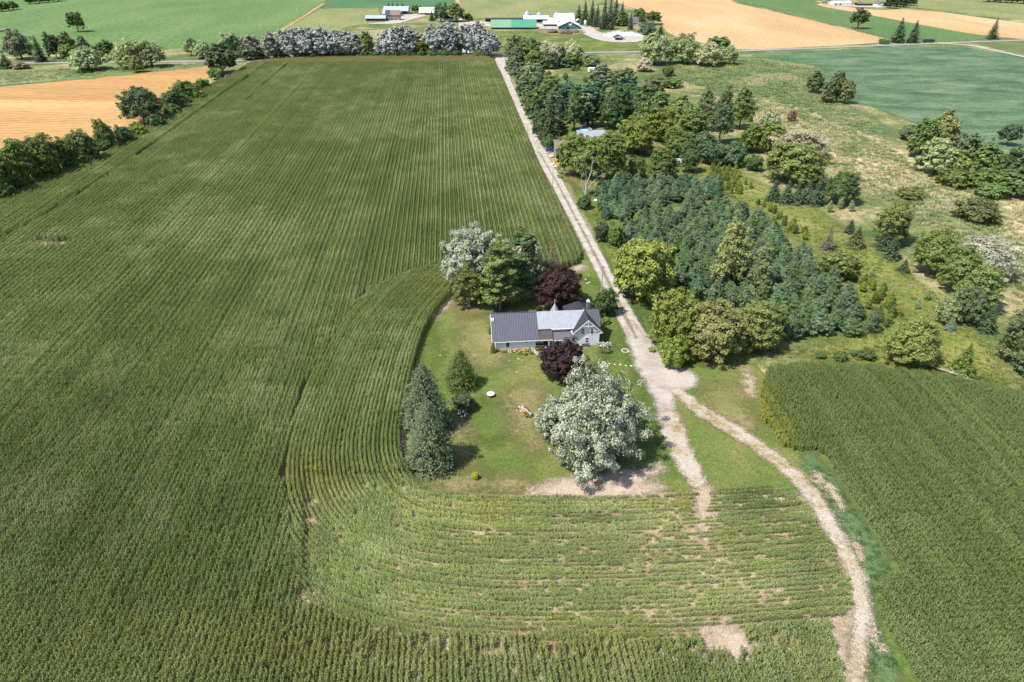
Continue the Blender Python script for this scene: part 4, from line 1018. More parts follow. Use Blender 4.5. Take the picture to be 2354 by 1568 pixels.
# ---- wood strip beside the lane, upper part
T('far', 1160, 1206, 82, 142, (.07, .10, .045), 'grey-green tree at the top end of the lane, nearest the highway')
T('far', 1190, 1244, 84, 146, (.06, .092, .03), 'green tree second from the top end of the lane')
T('willow', 1222, 1270, 92, 146, 'wp', 'silvery willow, left of the two behind the roadside wood')
T('willow', 1256, 1296, 98, 152, (.22, .23, .17), 'palest silvery willow in front of the roadside wood')
T('willow', 1290, 1342, 92, 148, 'wp', 'silvery willow at the right end of the roadside wood')
T('far', 1268, 1304, 106, 150, 'md', 'bright green tree between the silvery willows')
T('far', 1314, 1340, 110, 148, 'dk', 'dark green tree at the right end of the roadside wood')
T('willow', 1338, 1380, 122, 152, 'wl', 'low grey willow bush right of the roadside wood')
T('far_pine', 1278, 1322, 132, 154, 'te', 'low blue-green pine in front of the roadside wood')
for x0, x1, yt, yb, c, l in [(1160, 1200, 134, 172, 'gr', 'upper grey-green shrub crowding the lane below the highway'), (1178, 1214, 156, 204, 'te', 'blue-green young pine crowding the lane'), (1200, 1238, 140, 188, 'wl', 'grey willow shrub behind the lane pines'), (1222, 1262, 156, 200, 'gr', 'grey-green round tree in the roadside strip'), (1190, 1232, 196, 238, 'te', 'blue-green pine left in the lower roadside strip'), (1226, 1280, 188, 236, 'md', 'green tree in the lower roadside strip'), (1206, 1250, 226, 274, 'dk', 'dark shrub on the lane verge above the brownish spruce'), (1240, 1290, 218, 262, 'te', 'blue-green pine behind the brownish spruce')]:
    T('far_pine' if c == 'te' else 'far', x0, x1, yt, yb, c, l)
for x, y in [(1262, 172), (1300, 176), (1318, 160), (1328, 158), (1298, 180), (1345, 186)]:
    T('bush', x - 6, x + 6, y - 9, y + 3, 'md', 'small green bush dotted on the clearing behind the roadside strip', 'small clearing bushes')
T('willow', 1362, 1400, 146, 184, 'wp', 'pale willow beside the white camper')
FILL = [(1300, 1350, 196, 276, 'te'), (1350, 1400, 180, 262, 'te'), (1400, 1450, 190, 286, 'te'), (1440, 1490, 214, 290, 'dk'), (1480, 1540, 216, 276, 'md'), (1530, 1590, 226, 300, 'md'), (1560, 1616, 250, 330, 'md'), (1580, 1640, 300, 362, 'dk'), (1300, 1340, 214, 300, 'dk'), (1340, 1384, 216, 290, 'dk'), (1450, 1510, 240, 318, 'md'), (1400, 1440, 230, 296, 'dk')]
for x0, x1, yt, yb, c in FILL: T('far_pine' if c == 'te' else 'far', x0 - 6, x1 + 6, yt, yb, (.055, .10, .062) if c == 'te' else c, ('blue-green pine' if c == 'te' else 'dark green tree' if c == 'dk' else 'mid-green tree') + ' packed inside the dense grove behind the neighbour lawn', 'trees packed inside the dense grove')
FILL2 = [(1172, 1206, 112, 150, 'gr'), (1206, 1250, 112, 156, 'md'), (1240, 1280, 118, 158, 'gr'), (1300, 1330, 118, 152, 'md'), (1184, 1222, 176, 220, 'gr'), (1212, 1250, 172, 214, 'gr'), (1212, 1250, 204, 250, 'md'), (1240, 1286, 170, 212, 'md'), (1262, 1306, 196, 244, 'dk'), (1230, 1272, 248, 296, 'dk'), (1200, 1228, 214, 252, 'md')]
for x0, x1, yt, yb, c in FILL2: T('far', x0 - 4, x1 + 4, yt, yb, c, ('grey-green' if c == 'gr' else 'dark green' if c == 'dk' else 'mid-green') + ' tree crowded into the roadside strip right of the lane', 'trees crowded into the roadside strip')
# ---- willow clump by the highway, upper right
for a in [(1466, 1544, 74, 148, 'wl', 'leftmost big willow of the clump by the highway'), (1530, 1606, 76, 146, 'wl', 'second big willow of the clump by the highway'), (1590, 1660, 94, 152, 'wp', 'pale low willow in front of the highway clump'), (1644, 1697, 104, 148, 'wl', 'rightmost low willow of the highway clump')]: T('willow', *a)
T('far', 1618, 1676, 82, 126, 'md', 'green tree rising behind the highway willow clump')
T('bush', 1458, 1500, 134, 164, 'pk', 'brownish scrub bush below the highway willows')
T('bush', 1520, 1550, 150, 176, (.07, .105, .022), 'round green bush alone in the marsh meadow')
T('bush', 1505, 1565, 178, 200, 'md', 'low wide bush in the marsh meadow')
# ---- middle right
T('far', 1848, 1890, 166, 214, (.055, .08, .035), 'dark tree at the corner of the bean field')
T('far', 1886, 1924, 178, 236, (.065, .09, .035), 'grey-green tree second along the bean field corner')
T('far', 1902, 1936, 164, 220, (.08, .095, .042), 'olive tree rising behind the bean field corner')
T('far', 1924, 1958, 182, 238, (.095, .105, .04), 'olive tree at the right of the bean field corner')
T('bush', 1884, 1916, 210, 236, 'gy', 'brownish brush pile bush at the bean field corner')
R = [(2075, 2150, 278, 360, 'md', 'green tree at the left end of the right hedgerow'), (2128, 2190, 260, 350, 'ol', 'tall olive tree with bare top in the right hedgerow'), (2100, 2190, 322, 402, 'wl', 'grey-green tree in the front of the right hedgerow'), (2180, 2240, 304, 372, 'gr', 'greyish tree in the middle of the right hedgerow'), (2160, 2225, 350, 410, 'lt', 'bright round bush in front of the right hedgerow'), (2230, 2300, 330, 396, 'md', 'loose green tree along the bean field edge'), (2280, 2354, 340, 420, 'dk', 'dark tree at the right edge hedgerow, upper'), (2230, 2320, 385, 440, 'md', 'green tree in the lower right hedgerow'), (2300, 2400, 380, 452, 'dk', 'dark tree cut by the right picture edge in the hedgerow'), (2060, 2110, 290, 320, 'gr', 'small grey-green tree on the corner of the right hedgerow')]
for a in R: T('far', *a)
T('bush', 2150, 2230, 388, 428, (.08, .105, .03), 'low olive thicket at the foot of the right hedgerow')
T('elm', 2290, 2337, 285, 335, (.04, .055, .03), 'small dark leaning tree inside the bean field edge', var=1)
T('bush', 2240, 2320, 420, 454, 'md', 'low thicket at the right end of the hedgerow')
T('bush', 2190, 2292, 462, 506, (.062, .075, .032), 'wide dark mound-shaped thicket alone in the straw meadow', name='willow_bush')
T('bush', 2060, 2120, 430, 455, (.10, .115, .035), 'low wide olive shrub in the straw meadow')
T('maple', 2003, 2082, 466, 560, (.085, .105, .03), 'tall olive tree on the weedy slope', var=1)
T('spruce', 2008, 2060, 520, 572, 'sp', 'dark cedar under the tall olive slope tree')
T('spruce', 2026, 2070, 540, 594, 'sp', 'dark cedar lowest under the tall olive slope tree')
T('spruce', 1936, 1968, 504, 536, 'sp', 'small dark conifer on the slope left of the olive tree')
T('spruce', 1940, 1990, 520, 568, (.055, .068, .028), 'brownish green conifer below the small dark one')
T('dead_conifer', 1878, 1922, 518, 574, 'gy', 'grey dead conifer on the weedy slope')
T('bush', 1878, 1972, 582, 640, (.075, .10, .026), 'round olive bush at the edge of the pine plantation')
T('maple', 2090, 2184, 526, 630, (.085, .115, .03), 'green maple at the head of the right tree line', var=0)
T('near_willow', 2176, 2316, 548, 630, (.27, .27, .20), 'pale silvery willow behind the right tree line')
T('maple', 2150, 2240, 572, 668, (.075, .105, .028), 'green tree second in the right tree line', var=2)
T('maple', 2190, 2290, 610, 712, (.085, .115, .035), 'green tree third in the right tree line', var=3)
T('maple', 2180, 2250, 660, 740, (.07, .10, .045), 'grey-green tree lowest in the right tree line', var=1)
T('bush', 2140, 2200, 690, 742, (.10, .13, .06), 'pale leaved bush at the foot of the right tree line')
T('spruce', 2058, 2092, 596, 626, 'sp', 'small dark cedar left of the right tree line')
T('spruce', 2240, 2290, 700, 762, 'sp', 'dark cedar at the end of the right tree line')
T('spruce', 2168, 2200, 732, 760, 'bs', 'small bluish cedar below the right tree line')
T('maple', 2286, 2400, 716, 830, (.06, .08, .035), 'dark grey-green tree cut by the right picture edge', var=2)
T('bush', 2330, 2420, 812, 860, 'dk', 'dark bush cut by the right picture edge above the corn')
T('maple', 2026, 2142, 738, 838, (.105, .13, .034), 'round yellow-green tree at the top of the right corn', var=3, wob=0)
T('maple', 2090, 2140, 730, 800, (.085, .10, .06), 'grey-leaved tree behind the round yellow-green one', var=1)
T('spruce', 2178, 2238, 788, 856, (.07, .105, .02), 'bright green conical tree by the fallen log', var=1)
T('poplar', 1630, 1706, 494, 668, (.13, .15, .055), 'tall pale poplar standing out of the pine plantation', var=0, wob=0)
T('poplar', 1702, 1768, 562, 680, (.10, .125, .055), 'shorter poplar right of the tall pale one in the pines', var=1, wob=0)
# ---- far right and top
T('elm', 1946, 1995, 20, 66, (.05, .075, .028), 'lone elm with bare trunk between the golden field and green strip', var=0)
T('spruce', 2042, 2082, 40, 98, 'sp', 'left one of two dark spruces beside the highway')
T('spruce', 2079, 2114, 46, 99, 'sp', 'right one of two dark spruces beside the highway')
T('bush', 2018, 2042, 89, 101, 'md', 'round bush beside the two highway spruces')
T('spruce', 2264, 2294, 42, 90, (.045, .058, .03), 'thin lone spruce at the right of the wheat strip')
for i, a in enumerate([(2030, 2062), (2052, 2086), (2078, 2108)]): T('far', a[0], a[1], -8 + i, 19 - i * 3, (.03, .052, .022), '%s dark tree of the clump beside the distant white barn' % ('left', 'middle', 'right')[i], 'clump beside the distant white barn')
for i in range(5): T('far', 2256 + i * 26, 2290 + i * 26, -18, 4 + i * 1.5, (.04, .062, .026), 'dark tree in the distant tree line at the top right corner', 'distant tree line at the top right')
# ---- farmsteads in the distance
for i, (x, yt, yb) in enumerate([(1330, 11, 54), (1344, 0, 58), (1360, -2, 60), (1372, 10, 62), (1388, -8, 68), (1401, -8, 68), (1414, -10, 58), (1428, 3, 60)]):
    T('spruce', x - 14, x + 14, yt, yb, (.034, .052, .028), '%s dark spruce of the eight-tree farm windbreak' % ('leftmost', 'second', 'third', 'fourth', 'fifth', 'sixth', 'seventh', 'rightmost')[i], 'spruces of the farm windbreak')
T('far', 1410, 1446, 26, 60, 'md', 'round green tree at the right foot of the farm windbreak')
T('spruce', 1440, 1458, 28, 68, 'sp', 'narrow spruce in front of the white farmhouse')
T('far', 1454, 1484, 17, 50, 'md', 'green tree behind the white farmhouse')
T('far', 1466, 1486, 33, 53, 'dk', 'dark round tree right of the white farmhouse')
T('elm', 1480, 1521, 25, 56, (.05, .075, .028), 'spreading tree at the edge of the wheat by the farmhouse', var=1)
T('bush', 1466, 1510, 52, 80, (.075, .105, .07), 'round blue-green bush in front of the white farmhouse')
T('spruce', 1508, 1528, 57, 79, 'sp', 'small spruce right of the round blue-green bush')
T('far', 997, 1030, 11, 50, (.045, .09, .04), 'big round tree in the left farmyard')
T('far', 1026, 1072, 8, 50, (.065, .085, .03), 'biggest olive tree beside the farm drive')
T('spruce', 984, 1002, 22, 48, 'sp', 'dark conifer left of the big round farmyard tree')
T('bush', 1066, 1088, 31, 49, 'dk', 'dark round tree right of the farm drive')
for i, x in enumerate((1012, 1024)): T('spruce', x - 8, x + 8, 3, 22, 'sp', 'small spruce behind the big farmyard trees', 'spruces behind the farmyard trees')
T('far', 946, 964, 11, 28, 'dk', 'dark round tree between the long grey shed and the white barn')
T('spruce', 962, 973, 11, 24, 'sp', 'tiny spruce left of the white barn')
for x in (894, 903, 914, 926): T('spruce', x - 6, x + 6, 6, 20, 'sp', 'tiny spruce showing over the long grey shed', 'tiny spruces behind the grey shed')
# ---- poplar row along the highway
SR = [(648, 694, 62, 134), (682, 734, 58, 134), (726, 772, 62, 134), (764, 812, 66, 133), (800, 832, 72, 132), (872, 912, 66, 131), (894, 950, 54, 131), (928, 968, 62, 128), (970, 1018, 58, 128), (1000, 1052, 47, 129), (1056, 1090, 52, 128), (1076, 1116, 50, 128), (1104, 1146, 70, 130)]
ORD = ['first', 'second', 'third', 'fourth', 'fifth', 'sixth', 'seventh', 'eighth', 'ninth', 'tenth', 'eleventh', 'twelfth', 'last']
for (x0, x1, yt, yb), o_ in zip(SR, ORD):
    T('silver', x0 - 9, x1 + 9, yt + 2, yb, 'sl', '%s silver-white poplar from the left in the highway row' % o_, 'silver-white poplars along the highway')
T('far', 824, 866, 76, 132, (.075, .10, .025), 'green tree among the silver poplars')
T('far', 944, 986, 86, 130, (.10, .115, .028), 'yellow-green tree in the gap of the poplar row')
T('far', 1030, 1062, 86, 131, 'dk', 'dark green tree under the tallest silver poplar')
T('silver', 552, 610, 78, 136, (.27, .28, .24), 'greyish silver tree at the left end of the poplar row')
T('silver', 600, 652, 74, 136, (.30, .31, .27), 'greyish silver tree next to the poplar row')
T('far', 552, 588, 100, 138, (.04, .065, .022), 'dark small tree under the greyish silver tree')
xs = np.linspace(575, 1100, 21)
for i, x in enumerate(xs):
    if 1070 < x < 1080: continue
    T('bush', x - 14, x + 14, 116 + random.uniform(-3, 3), 134, random.choice(['dk', 'dk', 'md']), 'dark green shrub in the undergrowth below the poplar row', 'undergrowth below the poplar row')
T('willow', 505, 568, 72, 130, 'wl', 'pale willow right of the round dark tree')
T('far', 474, 552, 104, 168, (.045, .065, .03), 'round dark tree at the corner of the corn and golden field')
T('willow', 424, 458, 82, 128, 'wl', 'small pale willow between green field and highway')
T('willow', 444, 492, 95, 134, 'wl', 'grey willow right of the small pale willow')
for i, a in enumerate([(480, 508, 156, 183), (496, 520, 160, 184)]): T('bush', *a, 'gr' if i else 'bg', 'light green bush at the tip of the golden field' + (', right one' if i else ', left one'))
# ---- upper left homestead
U = [('willow', 20, 82, 70, 136, (.08, .10, .055), 'big grey-green willow at the upper left homestead'), ('spruce', 78, 114, 80, 143, 'sp', 'dark conifer right of the homestead willow'), ('far', 110, 152, 76, 134, 'sp', 'dark tree in the middle of the homestead row'), ('far', 142, 184, 74, 132, (.06, .085, .025), 'olive topped tree in the homestead row'), ('far', 142, 180, 99, 137, (.075, .135, .025), 'bright green round tree at the homestead'), ('far', 180, 216, 86, 132, 'gr', 'grey-green tree with bare top right of the homestead'), ('far', 228, 271, 92, 138, 'dk', 'dark leaning tree right of the homestead'), ('far', 205, 240, 105, 138, 'ol', 'olive tree left of the dark leaning one'), ('willow', 160, 250, 106, 162, 'wl', 'wide pale willow bush in front of the highway'), ('willow', 266, 332, 92, 158, 'wl', 'left half of the twin pale willow'), ('willow', 318, 384, 88, 154, 'wl', 'right half of the twin pale willow'), ('bush', 298, 334, 130, 166, 'ol', 'yellowish bush in front of the twin willow'), ('spruce', -6, 40, 124, 157, 'dk', 'dark conifer cut by the left picture edge'), ('bush', 28, 68, 143, 158, 'gy', 'low greyish bush right of the edge conifer'), ('elm', 160, 201, 26, 73, (.045, .075, .026), 'lone tall tree standing in the bright green field')]
for a in U: T(*a)
for i, (x0, x1) in enumerate([(-12, 22), (16, 46)]): T('far', x0, x1, 2 + i * 2, 26 - i * 4, 'dk', '%s dark tree in the hedge at the top left corner' % ('left', 'right')[i])
for i in range(4): T('far', 56 + i * 22, 82 + i * 22, -14, 9 - i * 2, 'dk', 'dark tree of the hedge along the top left edge', 'hedge along the top left edge')
# ---- hedgerow between corn and golden field
Hd = [('maple', -30, 48, 346, 452, (.07, .10, .022), 'lowest maple of the hedgerow, cut by the left picture edge'), ('maple', 20, 100, 318, 428, (.072, .105, .022), 'big maple second in the hedgerow from the left'), ('maple', 70, 150, 306, 410, (.068, .10, .022), 'big maple third in the hedgerow from the left'), ('maple', 118, 178, 318, 394, (.052, .08, .02), 'dark maple fourth in the hedgerow from the left'), ('maple', 166, 232, 298, 376, (.068, .095, .024), 'olive tree fifth in the hedgerow'), ('maple', 226, 274, 274, 346, (.062, .092, .022), 'pointed tree sixth in the hedgerow'), ('far', 268, 312, 288, 334, (.055, .082, .035), 'grey-green tree seventh in the hedgerow'), ('bush', 300, 342, 284, 316, (.075, .125, .02), 'bright green bush below the tall dark hedgerow tree'), ('maple', 288, 380, 198, 284, (.042, .066, .026), 'tall dark tree standing over the hedgerow'), ('maple', 374, 428, 204, 256, (.058, .09, .022), 'round tree right of the tall dark hedgerow tree'), ('maple', 400, 464, 185, 230, (.055, .085, .022), 'round tree at the upper end of the hedgerow'), ('bush', 374, 420, 240, 268, (.05, .095, .025), 'green undergrowth bush below the upper hedgerow trees'), ('bush', -20, 40, 420, 462, (.05, .085, .02), 'low green bush at the foot of the hedgerow, left edge'), ('bush', 30, 76, 400, 440, (.05, .085, .02), 'low green bush at the foot of the second hedgerow maple'), ('bush', 150, 210, 352, 388, (.05, .095, .02), 'low bright bush at the foot of the fifth hedgerow tree'), ('bush', 225, 262, 322, 352, (.045, .08, .02), 'low bush at the foot of the pointed hedgerow tree'), ('bush', 440, 470, 205, 232, 'lt', 'low light bush at the upper hedgerow end'), ('bush', 340, 385, 264, 296, (.05, .085, .024), 'low bush under the right of the tall dark hedgerow tree')]
for a in Hd: T(*a)
for x, y in ((8, 452), (58, 432), (96, 416), (128, 404), (185, 384), (214, 370), (248, 346), (282, 330), (318, 308), (356, 288), (398, 260), (425, 244), (450, 224), (468, 206)):
    T('bush', x - 18, x + 18, y - 26, y, random.choice([(.055, .09, .024), (.065, .11, .024), (.05, .08, .022)]), 'low undergrowth bush at the corn edge of the left hedgerow', 'undergrowth of the left hedgerow')

# ---- pine plantation: two blocks
def fill(px_poly, spacing, fn, jitter=.3):
    poly = GP(px_poly); lo, hi = poly.min(0), poly.max(0)
    out = []
    y = lo[1]; row = 0
    while y < hi[1]:
        x = lo[0] + (spacing / 2 if row % 2 else 0)
        while x < hi[0]:
            q = np.array((x + random.uniform(-1, 1) * spacing * jitter, y + random.uniform(-1, 1) * spacing * jitter))
            if inside(q[None], poly)[0]: out.append(q)
            x += spacing
        y += spacing * .87; row += 1
    for q in out: fn(q)
    return len(out)
n1 = fill([(1430, 548), (1480, 512), (1560, 494), (1630, 474), (1690, 476), (1790, 545), (1870, 625), (1950, 700), (2006, 760), (1990, 782), (1900, 778), (1820, 782), (1800, 800), (1760, 760), (1700, 715), (1600, 700), (1545, 660), (1500, 620)], 4.1,
     lambda q: plant('pine', q, random.uniform(3.8, 6.6), random.uniform(1.9, 2.7), random.choice(['te', 'tl', 'te', (.085, .145, .06), (.07, .12, .06), (.10, .15, .055)]), 'blue-green pine packed in the big triangular plantation', 'pines of the big triangular plantation'))
n2 = fill([(1372, 440), (1400, 425), (1480, 425), (1560, 420), (1650, 425), (1660, 462), (1600, 470), (1545, 470), (1500, 492), (1440, 512), (1390, 506), (1370, 474)], 4.3,
     lambda q: plant('pine', q, random.uniform(3.6, 5.8), random.uniform(1.9, 2.6), random.choice(['te', 'tl', (.055, .11, .06)]), 'blue-green pine in the smaller plantation block behind the half dead tree', 'pines of the smaller plantation block'))
# ---- young saplings along the plantation edge
def sap(q):
    plant('poplar', q, random.uniform(2.2, 3.6), random.uniform(.7, 1.1), random.choice([(.12, .15, .022), (.10, .13, .02), (.07, .10, .022)]), 'young yellow-green sapling in the strip along the plantation edge', 'saplings along the plantation edge', 'sapling_tree')
fill([(1620, 388), (1690, 392), (1730, 440), (1680, 452), (1640, 430)], 3.3, sap, .4)
fill([(1735, 470), (1770, 478), (1862, 545), (1850, 562), (1790, 520)], 2.9, sap, .4)
fill([(1960, 640), (2030, 655), (2075, 730), (2040, 770), (1990, 715)], 3.2, sap, .4)
for x, y in [(2105, 712), (2128, 690), (1905, 488), (1930, 480), (1955, 486), (1890, 470), (2000, 640)]:
    T('poplar', x - 7, x + 7, y - 26, y, 'wl', 'thin grey sapling alone on the weedy slope', 'lone saplings on the slope', 'sapling_tree')
# hedge along the ditch at the corn's head
for x, y, w, h in ((1884, 822, 26, 14), (1930, 828, 30, 20), (1962, 818, 22, 12), (1990, 826, 36, 24)): T('bush', x - w / 2, x + w / 2, y - h, y, (.06, .095, .026), 'low green brush along the ditch at the head of the right corn', 'ditch brush at the right corn')

# ================================================================== BUILDINGS
def siding_mat(name, col, step=.14, depth=.5, vertical=False, var=.1):
    t = NT(name)
    tc = t.n('ShaderNodeTexCoord').outputs['Object']
    sx = t.n('ShaderNodeSeparateXYZ'); t.t.links.new(tc, sx.inputs[0])
    src = sx.outputs['Z']
    if vertical: src = t.math('ADD', sx.outputs['X'], sx.outputs['Y'])
    fr = t.math('FRACT', t.math('DIVIDE', src, step))
    nz = t.noise(1.2, tc, 5); n2 = t.noise(9, tc, 3)
    f = t.math('ADD', t.math('MULTIPLY', nz, .6), t.math('MULTIPLY', n2, .4))
    c = t.mix(f, tuple(x * (1 - var) for x in col), tuple(min(1, x * (1 + var)) for x in col))
    c = t.mix(t.range(fr, .0, .1, .75, 0), c, tuple(x * .45 for x in col))
    return t.end(t.bsdf(c, .6, .3, 0, fr, depth, .03))
def shingle_mat(name, col, step=.16):
    t = NT(name)
    tc = t.n('ShaderNodeTexCoord').outputs['Object']
    b = t.n('ShaderNodeTexBrick'); b.inputs['Scale'].default_value = 1 / step; b.inputs['Color1'].default_value = (*[x * .75 for x in col], 1); b.inputs['Color2'].default_value = (*[x * 1.3 for x in col], 1); b.inputs['Mortar'].default_value = (*[x * .35 for x in col], 1); b.inputs['Mortar Size'].default_value = .03
    t.t.links.new(tc, b.inputs['Vector'])
    n = t.noise(2.0, tc, 4)
    c = t.mix(t.math('MULTIPLY', n, .5), b.outputs['Color'], tuple(x * .7 for x in col))
    return t.end(t.bsdf(c, .9, .2, 0, b.outputs['Fac'], .4, .03))
M['white_siding'] = siding_mat('white_siding', (.63, .635, .65), .2, .4, var=.07)
M['trim'] = plain('white_trim', (.68, .68, .68), .5, .4, 0, .06)
M['foundation'] = plain('painted_block_foundation', (.46, .44, .42), .85, .2, 0, .15, 2)
M['dark_metal'] = plain('dark_metal_roofing', (.060, .064, .082), .38, .5, .25, .2, .6)
M['rib_metal'] = plain('weathered_rib_metal', (.27, .26, .28), .4, .5, .2, .25, .8)
M['zinc'] = plain('weathered_zinc_roofing', (.25, .265, .295), .5, .4, .2, .28, .8)
M['zinc_rib'] = plain('zinc_seam', (.26, .275, .305), .5, .4, .2, .2, .9)
M['charcoal'] = shingle_mat('charcoal_shingles', (.042, .044, .05), .2)
M['grey_shingle'] = shingle_mat('grey_shingles', (.13, .125, .14), .22)
M['brown_shingle'] = shingle_mat('brown_shingles', (.095, .075, .068), .22)
M['glass'] = plain('window_glass', (.018, .022, .026), .08, .6, 0, .1)
M['brick'] = shingle_mat('chimney_brick', (.38, .27, .21), .12)
M['wood'] = plain('weathered_wood', (.24, .20, .165), .9, .15, 0, .25, 3, .4)
M['grey_wood'] = siding_mat('grey_barn_boards', (.21, .185, .17), .3, .5, True, .3)
M['deck'] = plain('deck_wood', (.17, .125, .09), .85, .2, 0, .25, 4, .3)
M['concrete'] = plain('pale_concrete', (.55, .53, .51), .85, .2, 0, .1, 2, .2)
M['white_paint'] = plain('white_paint', (.72, .72, .72), .5, .35, 0, .05)
M['white_roof'] = plain('white_metal_roof', (.66, .67, .68), .45, .4, .1, .05, .3)
M['teal_wall'] = siding_mat('teal_metal_siding', (.05, .145, .155), .6, .3, True)
M['green_roof'] = plain('green_metal_roof', (.05, .20, .125), .5, .4, 0, .12, .3)
M['faded_green_roof'] = plain('faded_green_metal_roof', (.12, .25, .15), .5, .4, 0, .12, .3)
M['blue_grey_roof'] = plain('blue_grey_metal_roof', (.29, .34, .41), .45, .4, .1, .15, .3)
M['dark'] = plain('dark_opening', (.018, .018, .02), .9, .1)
M['brown_roof'] = plain('rusty_brown_roof', (.17, .12, .11), .8, .2, 0, .3, 1)
M['bin_metal'] = plain('galvanised_bin', (.33, .35, .38), .35, .5, .5, .12, 1)
M['black_metal'] = plain('black_metal_roof', (.02, .022, .025), .5, .4, 0, .2)

def gable_roof_parts(parent, x0, x1, y0, y1, ze, zr, ov, mat, t=.12, axis='X', name='roof', ribs=None, ribmat=None, rib_step=.3):
    """two slopes; ridge along X (or Y)"""
    for s in (0, 1):
        mb = MB(); rb = MB()
        if axis == 'X':
            ym = (y0 + y1) / 2; half = (y1 - y0) / 2
            sl = (zr - ze) / half
            ye = y0 - ov if s == 0 else y1 + ov
            zE = ze - sl * ov
            q = [(x0, ye, zE), (x1, ye, zE), (x1, ym, zr), (x0, ym, zr)]
            if s: q = q[::-1]
            mb.slab(q, t)
            if ribs:
                n = int((x1 - x0) / rib_step)
                for k in range(n + 1):
                    x = x0 + (x1 - x0) * k / n
                    a = Vector((x, ye, zE)); b = Vector((x, ym, zr)); up = Vector((0, -sl if s == 0 else sl, 1)).normalized() * ribs
                    w = rib_step * .22
                    rb.poly([a + Vector((-w / 2, 0, 0)), a + up, b + up, b + Vector((-w / 2, 0, 0))]); rb.poly([a + up, a + Vector((w / 2, 0, 0)), b + Vector((w / 2, 0, 0)), b + up])
        else:
            xm = (x0 + x1) / 2; half = (x1 - x0) / 2
            sl = (zr - ze) / half
            xe = x0 - ov if s == 0 else x1 + ov
            zE = ze - sl * ov
            q = [(xe, y1, zE), (xe, y0, zE), (xm, y0, zr), (xm, y1, zr)]
            if s: q = q[::-1]
            mb.slab(q, t)
        r = mb.build(name, mat, parent)
        if ribs: rb.build('seam', ribmat, r)
def gable_walls(parent, x0, x1, y0, y1, ze, zr, mat, axis='X', zb=0.0, name='wall'):
    mb = MB()
    if axis == 'X':
        ym = (y0 + y1) / 2
        mb.poly([(x0, y0, zb), (x1, y0, zb), (x1, y0, ze), (x0, y0, ze)]); mb.poly([(x1, y1, zb), (x0, y1, zb), (x0, y1, ze), (x1, y1, ze)])
        mb.poly([(x1, y0, zb), (x1, y1, zb), (x1, y1, ze), (x1, ym, zr), (x1, y0, ze)]); mb.poly([(x0, y1, zb), (x0, y0, zb), (x0, y0, ze), (x0, ym, zr), (x0, y1, ze)])
    else:
        xm = (x0 + x1) / 2
        mb.poly([(x0, y0, zb), (x1, y0, zb), (x1, y0, ze), (xm, y0, zr), (x0, y0, ze)]); mb.poly([(x1, y1, zb), (x0, y1, zb), (x0, y1, ze), (xm, y1, zr), (x1, y1, ze)])
        mb.poly([(x1, y0, zb), (x1, y1, zb), (x1, y1, ze), (x1, y0, ze)]); mb.poly([(x0, y1, zb), (x0, y0, zb), (x0, y0, ze), (x0, y1, ze)])
    return mb.build(name, mat, parent)
def window(parent, x0, x1, z0, z1, y, cross=True, t=.11):
    w = MB().box(x0, x1, y - .02, y + .03, z0, z1).build('window', M['glass'], parent)
    f = MB(); f.box(x0 - t, x0, y - .06, y + .02, z0 - t, z1 + t); f.box(x1, x1 + t, y - .06, y + .02, z0 - t, z1 + t); f.box(x0, x1, y - .06, y + .02, z1, z1 + t * 1.2); f.box(x0, x1, y - .075, y + .02, z0 - t, z0)
    f.build('frame', M['trim'], w)
    if cross:
        g = MB(); zm = (z0 + z1) / 2; xm = (x0 + x1) / 2
        g.box(x0, x1, y - .05, y - .021, zm - .03, zm + .03); g.box(xm - .02, xm + .02, y - .045, y - .021, z0, zm - .03); g.box(xm - .02, xm + .02, y - .045, y - .021, zm + .03, z1); g.build('muntin', M['trim'], w)
    return w

# ---- the farmhouse (local x along its front, local y away from the camera)
hp = G(1139.7, 808.4)
HOUSE = empty('farmhouse', (hp[0], hp[1], 0), math.radians(5))
tag(HOUSE, 'white clapboard farmhouse with dark ribbed and pale zinc roofs in the yard', 'house')
# left wing
gable_walls(HOUSE, 0, 8.95, 0, 10, 2.95, 6.85, M['white_siding'], zb=.62)
MB().box(.03, 8.92, .03, 9.97, -.2, .62).build('foundation', M['foundation'], HOUSE)
gable_roof_parts(HOUSE, -.75, 9.6, 0, 10, 3.02, 6.95, .4, M['dark_metal'], .1, ribs=.07, ribmat=M['rib_metal'], rib_step=.36)
MB().tube([(-.75, 5, 6.99), (9.6, 5, 6.99)], .1, 6).build('ridge_cap', M['dark_metal'], HOUSE)
MB().box(-.76, 9.6, -.49, -.405, 2.55, 2.67).build('gutter', M['trim'], HOUSE)
for s, (a, b) in enumerate(((-.4, 5), (10.4, 5))):
    pa = (-.80, a, 2.30); pb = (-.80, b, 6.72)
    MB().slab([(-.80, a, 2.38), (-.80, b, 6.71), (-.80, b, 6.91), (-.80, a, 2.58)], .05).build('bargeboard', M['trim'], HOUSE)
window(HOUSE, 2.35, 3.05, 1.1, 2.4, 0, False)
window(HOUSE, 6.7, 7.0, 1.85, 2.3, 0, False, .08)
window(HOUSE, 1.25, 2.25, .12, .5, 0.02, True, .06)
window(HOUSE, 4.25, 4.95, .12, .5, 0.02, False, .06)
window(HOUSE, 6.0, 7.0, .12, .5, 0.02, False, .06)
v = MB().box(-.7, -.1, 3.4, 4.0, 5.2, 6.35).build('vent_box', M['trim'], HOUSE); MB().box(-.55, -.25, 3.38, 3.397, 5.55, 5.9).build('louvre', M['dark'], v)
MB().box(-1.2, -.1, -.32, -.2, .02, .16).build('downspout', M['trim'], HOUSE)
